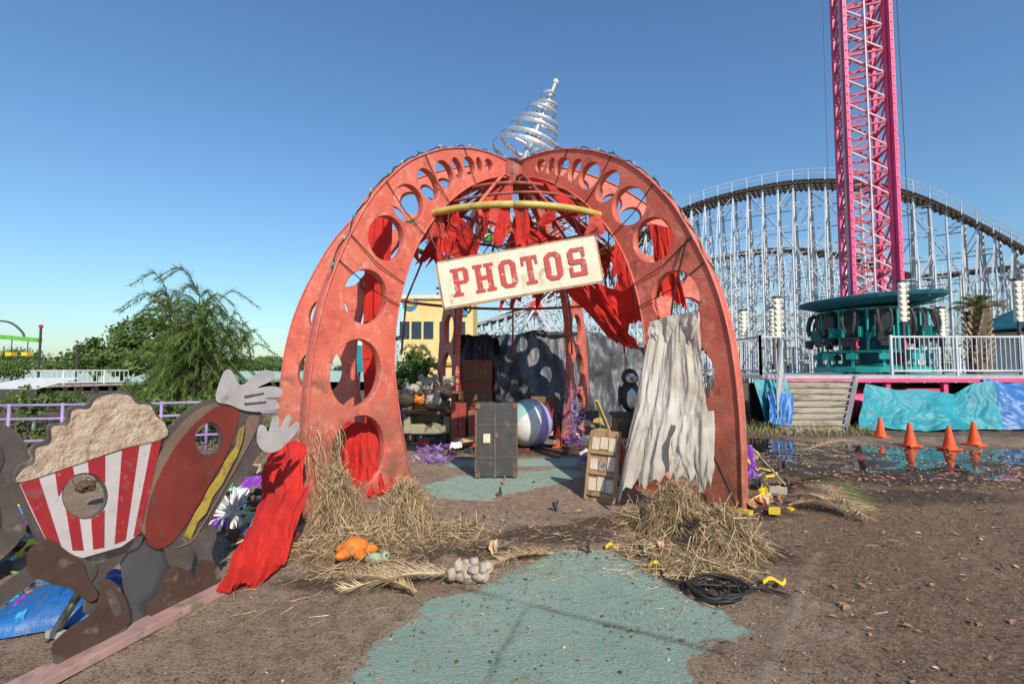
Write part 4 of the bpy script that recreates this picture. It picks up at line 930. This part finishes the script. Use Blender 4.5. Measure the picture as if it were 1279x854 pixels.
# ------------------------------------------------------------ roller coaster
rc=empty("roller_coaster")
keyp=[(470,425,86),(560,412,80),(640,392,74),(720,350,68),(800,298,62),(860,263,58),(920,244,55),(990,231,52),(1060,230,49),(1130,243,46.5),(1200,270,44),(1279,312,41),(1340,350,39),(1420,400,36)]
path=[Vector(p) for p in bezier_smooth([tuple(D(*k)) for k in keyp],40)]
def resample(path,step):
    out=[path[0]];acc=0
    for i in range(1,len(path)):
        seg=(path[i]-path[i-1]); l=seg.length; 
        while acc+l>=step:
            f=(step-acc)/l; q=path[i-1].lerp(path[i],f); out.append(q); path[i-1]=q; seg=path[i]-q; l=seg.length; acc=0
        acc+=l
    return out
def coaster(path,name,outer=4.2,step=1.5,beam=.13):
    pp=resample([p.copy() for p in path],step); b=MB(); tb=MB()
    prev=None; lev=2.4
    for i,p in enumerate(pp):
        t=(pp[min(i+1,len(pp)-1)]-pp[max(i-1,0)]); t.z=0; t.normalize(); sd=Vector((t.y,-t.x,0))
        zt=p.z-.35
        for o_,bt in ((-outer,.55),(-1.3,0),(1.3,0),(outer,.55)):
            top=p+sd*o_; top.z=zt if bt==0 else zt*.62; bot=p+sd*o_; bot.z=0
            b.beam(bot,top,beam,'galv')
        for s_ in(-1,1):
            b.beam(p+sd*(s_*outer)+Vector((0,0,zt*.62-p.z)),p+sd*(s_*1.3)+Vector((0,0,-.5)),beam*.9,'galv') 
        z=lev
        kk=0
        while z<zt:
            wdt=outer if z<zt*.62 else 1.3
            a=p+sd*-wdt; a.z=z; c=p+sd*wdt; c.z=z; b.beam(a,c,beam*.75,'galv')
            if i%2==0:
                c2=p+sd*1.3; c2.z=min(z+lev,zt); a2=p+sd*-1.3; a2.z=z; b.beam(a2,c2,beam*.6,'galv')
            if prev is not None:
                for o_ in (-1.3,1.3,outer,-outer):
                    if abs(o_)>2 and z>zt*.62: continue
                    a=prev[0]+prev[1]*o_;a.z=z;c=p+sd*o_;c.z=z; b.beam(a,c,beam*.75,'galv')
                    if (i+kk)%4==0: c3=c.copy(); c3.z=min(z+lev,zt); b.beam(a,c3,beam*.55,'galv')
                    elif (i+kk)%4==2: c3=a.copy(); c3.z=min(z+lev,zt); b.beam(c3,c,beam*.55,'galv')
            z+=lev; kk+=1
        if prev is not None:
            q=prev[0]; s0=prev[1]
            for o_ in(-.75,-.5,.5,.75): tb.beam(q+s0*o_,p+sd*o_,.22,'trackwood',.35)
            for o_ in(-1.6,1.6):
                tb.beam(q+s0*o_+Vector((0,0,-.1)),p+sd*o_+Vector((0,0,-.1)),.5,'trackwood',.08)
                b.beam(q+s0*(o_*1.15)+Vector((0,0,1.0)),p+sd*(o_*1.15)+Vector((0,0,1.0)),.06,'galv')
                b.beam(q+s0*(o_*1.15)+Vector((0,0,.55)),p+sd*(o_*1.15)+Vector((0,0,.55)),.05,'galv')
            for k in range(3):
                m_=q.lerp(p,k/3); tb.beam(m_-sd*1.8+Vector((0,0,-.25)),m_+sd*1.8+Vector((0,0,-.25)),.2,'trackwood',.2)
        for o_ in(-1.84,1.84): b.beam(p+sd*o_+Vector((0,0,-.2)),p+sd*o_+Vector((0,0,1.05)),.06,'galv')
        prev=(p,sd)
    b.obj(name+"_trestle",rc); tb.obj(name+"_track",rc)
coaster(path,"main")
keyp2=[(840,345,74),(900,322,72),(980,312,70),(1060,322,68),(1140,345,66),(1220,338,64),(1300,330,62)]
coaster([Vector(p) for p in bezier_smooth([tuple(D(*k)) for k in keyp2],40)],"rear",step=2.2)
# ------------------------------------------------------------ drop tower
tw=empty("drop_tower_ride"); TX,TY=D(1086,400,17).x,17.0; half=.60; ang=-.34
R=Matrix.Rotation(ang,3,'Z')
def tpn(x,y,z): return Vector((TX,TY,0))+R@Vector((x*half,y*half,0))+Vector((0,0,z))
b=MB(); ztop=30; step=.86
for x,y in((-1,-1),(1,-1),(-1,1),(1,1)): b.beam(tpn(x,y,1.4),tpn(x,y,ztop),.13,'magenta')
b.beam(tpn(1.05,-1.05,1.4)+Vector((.05,-.12,0)),tpn(1.05,-1.05,ztop)+Vector((.05,-.12,0)),.13,'magenta')
b.beam(tpn(-.0,-1.1,1.4),tpn(0,-1.1,ztop),.05,'palepink'); 
b.beam(tpn(-1.18,-.9,1.4),tpn(-1.18,-.9,ztop),.05,'palepink')
z=1.5;k=0
cor=[(-1,-1),(1,-1),(1,1),(-1,1)]
while z<ztop-step:
    for i in range(4):
        a=cor[i];c=cor[(i+1)%4]; b.beam(tpn(*a,z),tpn(*c,z),.07,'pinkred'); b.beam(tpn(*a,z),tpn(*c,z+step),.05,'pinkred'); b.beam(tpn(*c,z),tpn(*a,z+step),.05,'palepink' if i==0 else 'pinkred')
    z+=step;k+=1
b.obj("lattice_mast",tw)
b=MB(); z=2.
while z<ztop:
    for q in(tpn(1.05,-1.05,z)+Vector((.05,-.20,0)),tpn(-1,-1,z)+Vector((0,-.11,0))): b.ell(q,.028,'bulb',6)
    z+=.32
b.obj("light_bulbs",tw)
b=MB(); 
for q in((-2.0,-.5),(2.0,-.3),(2.25,.4)): b.beam(tpn(*q,3.9),tpn(q[0]*.9,q[1],ztop),.012,'dark')
b.obj("cables",tw)
b=MB(); zc=D(1090,380,15.5).z
cc=Vector((TX,TY,0))
Rc=Matrix.Rotation(math.radians(-3),3,'Y')
b.lathe([(.8,.06),(1.55,-.02),(2.12,.16),(2.16,.26),(2.10,.29),(.7,.44)],cc+Vector((0,0,zc+.1)),'tealcanvas',18,R=Rc)
for i in range(18):
    a=i*2*math.pi/18; d=Vector((math.cos(a),math.sin(a),0)); b.beam(cc+d*1.0+Vector((0,0,zc+.04)),cc+d*2.1+Vector((0,0,zc+.22)),.035,'teal')
b.obj("canopy",tw)
b=MB(); deck=1.42; zs=(zc-.1+deck+.75)/2+.12; sh_=(zc-.1)-(deck+.75)
b.lathe([(.80,deck+.3),(.85,deck+.3),(.85,zc+.1),(.8,zc+.1)],cc,'tealcanvas',16)
b.lathe([(.9,deck+.70),(1.55,deck+.70),(1.60,deck+.78),(.9,deck+.82)],cc,'teal',18)
b.lathe([(.9,zc-.14),(1.5,zc-.12),(1.5,zc-.05),(.9,zc-.03)],cc,'teal',18)
b.lathe([(1.1,deck+.03),(1.75,deck+.06),(1.75,deck+.22),(1.1,deck+.34)],cc,'teal',18)
NS=12
for i in range(NS):
    a=i*2*math.pi/NS+.1; d=Vector((math.cos(a),math.sin(a),0)); s_=Vector((-d.y,d.x,0)); Rr=Matrix((s_,d,Vector((0,0,1)))).transposed()
    q=cc+d*1.6
    # individual shell seat: tapered back, headrest, bucket, over-shoulder harness
    b.box(q+d*-.10+Vector((0,0,zs+.12)),(.44,.10,.62),'black',R=Rr); b.box(q+d*-.09+Vector((0,0,zs-.28)),(.36,.12,.30),'black',R=Rr)
    b.box(q+d*-.08+Vector((0,0,zs+.50)),(.26,.12,.20),'black',R=Rr)
    b.box(q+d*.14+Vector((0,0,zs-.44)),(.44,.46,.12),'black',R=Rr); b.box(q+d*.34+Vector((0,0,zs-.55)),(.30,.06,.22),'black',R=Rr)
    for sx in(-1,1):
        b.tube(bezier_smooth([q+s_*(sx*.12)+Vector((0,0,zs+.50)),q+s_*(sx*.17)+d*.18+Vector((0,0,zs+.48)),q+s_*(sx*.17)+d*.28+Vector((0,0,zs+.1)),q+s_*(sx*.10)+d*.24+Vector((0,0,zs-.22))],4),.04,'dark',6)
        b.box(q+s_*(sx*.25)+d*.0+Vector((0,0,zs-.18)),(.05,.30,.34),'teal',R=Rr)
    b.beam(q+s_*.41+d*-.1+Vector((0,0,deck+.75)),q+s_*.41+d*-.1+Vector((0,0,zc-.1)),.06,'teal')
    b.box(q+d*.02+Vector((0,0,deck+.58)),(.30,.22,.2),'teal',R=Rr)
    b.beam(cc+d*1.6+Vector((0,0,deck+.2)),q+d*-.05+Vector((0,0,deck+.72)),.08,'teal')
b.obj("seat_ring",tw)
# platform
plat=empty("ride_platform"); b=MB()
fx0=D(948,465,13.4).x; fx1=20.0; fy=13.2
b.box(((fx0+fx1)/2,fy+4,deck-.05),(fx1-fx0,8,.10),'steel'); b.box(((fx0+fx1)/2,fy-.02,deck-.14),(fx1-fx0,.06,.10),'magenta')
b.box(((fx0+fx1)/2,fy+1.2,.6),(fx1-fx0-.4,.1,1.15),'black')  # added black sheet; its colour stands in for the shade under the deck
for i in range(9):
    x=fx0+.3+i*(fx1-fx0-.6)/8; b.box((x,fy+.1,.65),(.12,.12,1.3),'magenta'); b.box((x,fy+.1,.02),(.4,.4,.04),'wood')
b.box((fx0+4.4,fy+.3,.75),(.9,.5,.6),'pinkred'); b.lathe([(.45,-.6),(.45,.6)],(fx0+3,fy+.7,.6),'magenta',18,R=Matrix.Rotation(math.pi/2,3,'Y'))
b.obj("deck",plat)
b=MB()
def fence(p,q,h=1.05,sp_=.13,k='galv',post=1.8,w=.035):
    p=Vector(p);q=Vector(q);L_=(q-p).length;n=int(L_/sp_)
    for z in(.12,h): b.beam(p+Vector((0,0,z)),q+Vector((0,0,z)),w*1.3,k)
    for i in range(n+1): r=p.lerp(q,i/n); b.beam(r+Vector((0,0,.12)),r+Vector((0,0,h)),w*.5,k)
    for i in range(int(L_/post)+1): r=p.lerp(q,min(1,i*post/L_)); b.beam(r,r+Vector((0,0,h+.05)),w*1.6,k)
sx0=D(985,463,13).x; sx1=D(1072,463,13).x
fence((fx0,fy+.1,deck),(sx0,fy+.1,deck)); fence((D(1125,463,13).x,fy+.1,deck),(fx1,fy+.1,deck)); fence((fx0,fy+.1,deck),(fx0,fy+7.8,deck)); fence((fx0,fy+7.8,deck),(fx1,fy+7.8,deck))
fence((fx0+.2,fy+2.3,deck),(sx0+.4,fy+2.0,deck)); fence((TX+2.6,fy+1.2,deck),(fx1,fy+1.4,deck))
b.obj("railings",plat)
stp=empty("ride_steps"); b=MB(); n=8
yb_=G(1030,538).y; 
for i in range(n):
    t=i/n; z=.15+(deck-.15)*t; y=yb_+(fy-yb_)*t
    xl=D(982,500,12.2).x*(1-t)+sx0*t; xr=D(1066,500,12.2).x*(1-t)+(sx1+.1)*t
    b.box(((xl+xr)/2,y+.12,z),(xr-xl,.27,.04),'wood'); b.box(((xl+xr)/2,y+.03,z-.095),(xr-xl-.02,.02,.13),'wood')
b.obj("treads",stp)
b=MB(); xl0=D(982,500,12.2).x; xr0=D(1066,500,12.2).x
b.beam((xl0,yb_,.05),(sx0,fy,deck-.05),.05,'steel',.2); b.beam((xr0,yb_,.05),(sx1+.1,fy,deck-.05),.05,'steel',.2)
for k in range(9):
    t=k/8; q=Vector((xl0-.05,yb_,.1)).lerp(Vector((sx0-.05,fy,deck)),t); b.beam(q,q+Vector((0,0,1.0)),.03,'steel')
b.beam((xl0-.05,yb_,1.1),(sx0-.05,fy,deck+1.0),.045,'steel')
b.obj("stringers",stp)
b=MB(); b.drape([(D(1080,478,13).x,fy-.2,1.2),(D(1115,485,13).x,fy-.25,1.02),(D(1150,482,13).x,fy-.25,1.05),(D(1190,492,13).x,fy-.25,.92),(D(1215,478,13).x,fy-.2,1.2),(D(1240,474,13).x,fy-.2,1.28)],[(D(1058,530,12.7).x,fy-.9,.04),(D(1100,530,12.7).x,fy-.7,.04),(D(1150,530,12.7).x,fy-1.0,.04),(D(1200,530,12.7).x,fy-.7,.04),(D(1238,530,12.7).x,fy-.8,.04)],'tarpteal',nu=120,nv=50,amp=.075,folds=5,rag=.03,vf=1.5); b.obj("turquoise_tarp",None,True)
b=MB(); b.drape([(D(1232,472,13).x,fy-.1,1.35),(D(1260,478,13).x,fy-.1,1.2),(16,fy-.1,1.38),(18,fy-.1,1.3)],[(D(1228,530,12.8).x,fy-.7,.05),(15.5,fy-.9,.04),(18.4,fy-.6,.05)],'tarpblue',nu=110,nv=50,amp=.08,folds=5,rag=.04,vf=1.5); b.obj("blue_tarp",None,True)
b=MB(); b.drape([(D(945,468,13).x,fy-.1,1.3),(D(985,468,13).x,fy-.1,1.3)],[(D(955,520,12.8).x,fy-.5,.05),(D(985,520,12.8).x,fy-.5,.2)],'tarpteal',nu=40,nv=26,amp=.08,folds=3,rag=.1); b.drape([(D(955,480,13).x,fy-.4,1.0),(D(985,480,13).x,fy-.4,.9)],[(D(950,515,12.8).x,fy-.8,.2),(D(980,515,12.8).x,fy-.7,.1)],'tarpblue',nu=20,nv=12,amp=.06,folds=3); b.obj("blue_tarp",None,True)
for (u,v0,v1,d_) in ((971,372,420,14.5),(929,388,425,17),(1127,352,402,14),(1271,350,402,13.6),(1176,385,420,16),(966,385,420,16)):
    e_=empty("marquee_light_post"); b=MB(); q=D(u,(v0+v1)/2,d_); h=(v1-v0)/FL*d_
    b.box(q,(.14,.14,h),'white'); b.beam((q.x,q.y,deck),(q.x,q.y,q.z),.06,'dark')
    for i in range(7):
        for sx in(-1,1): b.ell((q.x+sx*.1,q.y-.06,q.z-h/2+(i+.5)*h/7),.045,'bulb',8); b.box((q.x+sx*.06,q.y-.075,q.z-h/2+(i+.95)*h/7),(.05,.02,.03),'mustard')
    b.box((q.x,q.y,q.z+h/2+.03),(.2,.2,.05),'dark'); b.obj("post",e_)
pl=empty("potted_palm"); b=MB(); q=D(1224,465,16.5); zt=D(1224,388,16.5).z
b.tube([(q.x,q.y,deck-.02),(q.x+.05,q.y,(deck+zt)/2),(q.x,q.y,zt)],[.36,.27,.3],'bark',12); 
for k in range(9):
    zz=deck+.3+k*(zt-deck-.3)/9
    for j in range(7): a=j*.9+k; b.beam((q.x+.25*math.cos(a),q.y+.25*math.sin(a),zz),(q.x+.4*math.cos(a),q.y+.4*math.sin(a),zz+.22),.06,'straw')
b.obj("trunk",pl)
for k in range(22):
    a=k*2.4; el=ru(.1,1.2); f=frond("frond",(q.x,q.y,zt),(q.x+.75*math.cos(a)*math.cos(el),q.y+.75*math.sin(a)*math.cos(el),zt+.65*math.sin(el)-.1),.12,.35,'g1' if k%3 else 'straw'); f.parent=pl
ks=empty("green_roof_kiosk"); b=MB(); q=D(1300,440,24); b.box((q.x,q.y,q.z-1.0),(3,3,4),'white'); b.obj("walls",ks); b=MB(); b.lathe([(2.8,0),(2.7,.1),(.3,1.4),(.0,1.5)],(q.x,q.y,D(1290,412,24).z),'tealcanvas',8); b.obj("roof",ks)
b=MB()
for x in np.arange(-1.2,1.3,.6): b.box((q.x+x,q.y-1.53,q.z-.6),(.4,.06,1.5),'glassdark')
b.obj("windows",ks)
b=MB(); fence((4.5,21,0),(7.2,17,0),1.1,.16); b.obj("metal_railing")
# ------------------------------------------------------------ vegetation
def leafmass(name,blobs,n,size,mats=('g1','g2','g3'),p=(.4,.35,.25)):
    tot=sum(bb[3]*bb[5] for bb in blobs); Cn=[]
    for (cx,cy,cz,rx,ry,rz) in blobs:
        k=int(n*rx*rz/tot)
        cl=np.random.normal(size=(max(5,k//50),3)); cl/=np.linalg.norm(cl,axis=1,keepdims=True); idx_=np.random.randint(len(cl),size=k)
        v=cl[idx_]*(np.random.rand(len(cl))**.3)[idx_][:,None]+np.random.normal(size=(k,3))*.15
        Cn.append(np.array([cx,cy,cz])+v*np.array([rx,ry,rz]))
    P=np.concatenate(Cn); n=len(P); s=np.random.uniform(.6,1.3,n)*size
    a=np.random.normal(size=(n,3)); a/=np.linalg.norm(a,axis=1,keepdims=True); b_=np.cross(a,np.random.normal(size=(n,3))); b_/=np.linalg.norm(b_,axis=1,keepdims=True)
    a*=s[:,None];b_*=s[:,None]*.55
    V=np.stack([P-a,P+b_,P+a,P-b_],1).reshape(-1,3); Fq=(np.arange(n)*4)[:,None]+np.array([[0,1,2,3]])
    return npmesh(name,V,Fq,[M[m] for m in mats],np.random.choice(len(mats),n,p=p))
bl=[]
for (u,v,d_,rx,rz) in ((118,442,60,2.6,1.8),(150,432,62,2.8,2.8),(176,424,60,2.6,3.2),(205,428,60,2.8,3.0),(232,438,58,2.6,2.4),(255,446,62,2.6,1.6),(140,452,58,5,1.6),(200,452,58,6,1.6),(95,455,70,4,1.0),(50,455,110,10,1.2),(10,450,110,9,2.5),(290,456,120,14,1.4),(330,454,130,10,1.8),(360,456,130,10,1.4)):
    q=D(u,v,d_); bl.append((q.x,q.y,q.z,rx,rx*.8,rz))
leafmass("distant_trees",bl,26000,.30)
b=MB()
for (u,d_) in((150,62),(186,60),(222,58),(118,60)):
    q=D(u,460,d_); b.tube([(q.x,q.y,-2),(q.x+.3,q.y,1),(q.x,q.y,4)],[.3,.2,.1],'bark',8)
    for k in range(4): b.tube([(q.x+.2,q.y,1+k*.6),(q.x+ru(-2,2),q.y+ru(-1,1),3+k*.7)],[.1,.03],'bark',6)
b.obj("distant_tree_trunks")
bl=[(x,620+ru(-20,20),1.0,26,8,ru(3,6)) for x in np.arange(-860,0,26)]; leafmass("far_shore_trees",bl,14000,2.2,p=(.3,.2,.5))
bl=[(x,170+ru(-8,8),1.5,9,5,ru(2.5,4.5)) for x in np.arange(6,170,8)]; leafmass("far_tree_line",bl,12000,1.0,p=(.3,.2,.5))
def feather_tree(name,base,h,spread,nf,seed,lean=.25):
    random.seed(seed); np.random.seed(seed); e_=empty(name); base=Vector(base); b=MB(); stems=[]
    for k in range(9):
        a=k*.7; tp_=base+Vector((math.cos(a)*spread*ru(.1,.7)+lean*ru(0,1),math.sin(a)*spread*.4,h*(1.0 if k==0 else ru(.5,.92))))
        if k==0: tp_=base+Vector((.05,0,h))
        S=bezier_smooth([tuple(base+Vector((ru(-.1,.1),0,0))),tuple(base.lerp(tp_,.5)+Vector((ru(-.1,.1),0,.2))),tuple(tp_)],8); b.tube(S,[.035*(1-i/len(S))+.008 for i in range(len(S))],'bark',6); stems.append(S)
    PB=[];DD=[];LL=[]
    for k in range(nf):
        S=random.choice(stems); i=random.randint(5,len(S)-1); o_=Vector(S[i]); a=ru(0,6.28); L_=ru(.35,1.0)*spread*.62; upk=ru(.2,1.2)
        d=Vector((math.cos(a),math.sin(a)*.8,0)); S2=bezier_smooth([tuple(o_),tuple(o_+d*L_*.45+Vector((0,0,upk*.55*L_))),tuple(o_+d*L_+Vector((0,0,(upk*.8-.55)*L_)))],9)
        b.tube(S2,.005,'g2',4)
        for i in range(2,len(S2)):
            t=(Vector(S2[i])-Vector(S2[i-1])).normalized()
            for q in range(5):
                PB.append(S2[i]); DD.append((t.x+ru(-.7,.7),t.y+ru(-.7,.7),t.z+ru(-.7,.3))); LL.append(ru(.09,.24)*(1.1-.5*i/len(S2)))
    b.obj("stems",e_)
    n=len(PB); o=ribbons("leaflets",np.array(PB),np.array(DD),np.array(LL),np.full(n,.012),np.random.normal(size=n)*.015,['g1','g2','g3'],np.random.choice(3,n,p=[.35,.5,.15]),seg=2); o.parent=e_
q=D(242,500,10.5); feather_tree("feathery_shrub",(q.x,q.y,0),D(250,366,10.5).z,1.75,300,3,.6)
q=D(190,500,11.5); feather_tree("feathery_shrub",(q.x,q.y,0),D(190,430,11.5).z,1.0,90,5)
q=D(520,470,14); feather_tree("feathery_shrub",(q.x,q.y,0),D(520,432,14).z,.7,80,8)
bl=[]
for (u,v,d_,rx,rz) in ((20,512,9.5,.6,.3),(60,540,8.6,.6,.25),(130,528,9.5,.7,.25),(200,518,10,.9,.4),(240,512,10,.8,.4),(290,532,10,.6,.18),(340,535,10,.5,.15),(5,478,14,1.0,.5),(30,500,12,.8,.3),(165,500,16,1.5,.3),(90,500,18,2,.3)):
    q=D(u,v,d_); bl.append((q.x,q.y,q.z,rx,.5,rz))
leafmass("waterside_bushes",bl,10000,.055)
bl=[(*D(505,470,12),.5,.5,.35),(*D(522,458,14),.6,.5,.4)]
leafmass("waterside_bushes",bl,2400,.06)
n=1500; xg=np.random.uniform(4.0,9,n); yg=np.random.uniform(11.5,13.5,n); ribbons("grass_tufts",np.stack([xg,yg,np.zeros(n)],1),np.random.normal(size=(n,3))*.4+np.array([0,0,1]),np.random.uniform(.1,.3,n),np.full(n,.012),np.random.normal(size=n)*.03,['g2','straw'],np.random.choice(2,n))
n=5000; xg=np.random.uniform(-14,-3.2,n); yg=np.random.uniform(6.5,20,n); ribbons("grass_tufts",np.stack([xg,yg,np.zeros(n)],1),np.random.normal(size=(n,3))*.4+np.array([0,0,1]),np.random.uniform(.1,.35,n),np.full(n,.014),np.random.normal(size=n)*.03,['g2','straw','g3'],np.random.choice(3,n))
# ------------------------------------------------------------ left: railing, pier, tent, ride
b=MB(); A_=D(-60,525,7.5);B_=D(365,492,9.0)
for z in(1.02,.80,.45): b.tube([(A_.x,A_.y,z),((A_.x+B_.x)/2,(A_.y+B_.y)/2,z-.02),(B_.x,B_.y,z)],.022,'purple',8)
for i in range(8):
    q=A_.lerp(B_,i/7); b.tube([(q.x,q.y,0),(q.x,q.y,1.04)],.025,'purple',8)
b.obj("purple_pipe_railing",None,True)
pr_=empty("lake_pier"); b=MB(); A_=D(40,472,34);B_=D(172,472,40); A_.z=B_.z=.35
b.beam(A_,B_,2.0,'wood',.15)
for i in range(8): q=A_.lerp(B_,i/7); b.box((q.x,q.y,-.5),(.2,.2,1.8),'wood')
b.obj("deck",pr_); b=MB(); fence(A_+Vector((0,-1,.1)),B_+Vector((0,-1,.1)),1.0,.3,'white',2.5,.06); b.obj("railing",pr_)
tn=empty("white_canopy_tent"); b=MB(); q=D(40,490,12.5); b.face([(q.x-1,q.y-.7,1.1),(q.x+.8,q.y-.7,1.1),(q.x+.6,q.y+.7,1.35),(q.x-.8,q.y+.7,1.35)],'white'); b.face([(q.x-1,q.y-.71,1.1),(q.x+.8,q.y-.71,1.1),(q.x+.8,q.y-.71,.9),(q.x-1,q.y-.71,.9)],'dark')
for sx in(-.95,.75): b.box((q.x+sx,q.y-.68,.55),(.04,.04,1.1),'steel')
b.obj("canopy",tn)
rd=empty("swing_ride"); b=MB(); q=D(50,430,40); b.beam(D(-30,418,40),D(50,425,40),.35,'greenp'); b.beam((q.x,40,0),(q.x,40,q.z+1.4),.12,'dark'); b.ell((q.x,40,q.z+1.5),.16,'redp',8)
arc=bezier_smooth([tuple(D(*p)) for p in((-40,430,40),(-20,404,40),(10,402,40),(28,415,40),(30,426,40))],6); b.tube(arc,.08,'dark',6)
for u in(-5,15,35):
    p=D(u,424,40); b.beam(p,p-Vector((0,0,1.2)),.05,'dark'); b.box(p-Vector((0,0,1.2)),(.5,.5,.3),'yellow')
b.beam(D(-20,424,40),(D(-20,424,40).x,40,-1),.5,'greenp')
b.obj("arm",rd)
b=MB(); q=D(97,440,45); b.beam((q.x,45,-1),(q.x,45,q.z+.3),.15,'dark'); b.box((q.x,45,q.z+.4),(.5,.5,.3),'dark'); b.obj("street_lamp")
b=MB(); q=D(448,448,15); b.lathe([(.42,-.04),(.42,.04)],q,'tarpteal',28,R=Matrix.Rotation(math.pi/2,3,'X')); b.box((q.x,q.y+.08,q.z/2),(.06,.06,q.z),'dark'); b.obj("round_turquoise_sign")
# ------------------------------------------------------------ world & sun
EL=36
S=Vector((.42,-1,0)).normalized()*math.cos(math.radians(EL)); S.z=math.sin(math.radians(EL))
w=bpy.data.worlds.new("World"); scene.world=w; w.use_nodes=True; nt=w.node_tree; bg=nt.nodes["Background"]
sk=nt.nodes.new("ShaderNodeTexSky"); sk.sky_type='NISHITA'; sk.sun_disc=False; sk.sun_elevation=math.radians(EL); sk.sun_rotation=math.atan2(S.x,S.y); sk.air_density=1.4; sk.dust_density=.5; sk.ozone_density=3.0; sk.altitude=0
mx=nt.nodes.new("ShaderNodeMix"); mx.data_type='RGBA'; mx.blend_type='MULTIPLY'; mx.inputs[0].default_value=1.0; mx.inputs[7].default_value=(.62,.83,1.02,1)   # camera white balance: cooler sky
nt.links.new(sk.outputs[0],mx.inputs[6]); nt.links.new(mx.outputs[2],bg.inputs[0]); bg.inputs[1].default_value=.145
sl=bpy.data.lights.new("sun",'SUN'); sl.energy=5.0; sl.angle=math.radians(.5); sl.color=(1,.92,.80)
so=bpy.data.objects.new("sun",sl); scene.collection.objects.link(so); so.rotation_euler=S.to_track_quat('Z','Y').to_euler()
scene.view_settings.view_transform='Standard'; scene.view_settings.look='None'; scene.view_settings.exposure=0
print("faces",sum(len(o.data.polygons) for o in scene.objects if o.type=='MESH'))
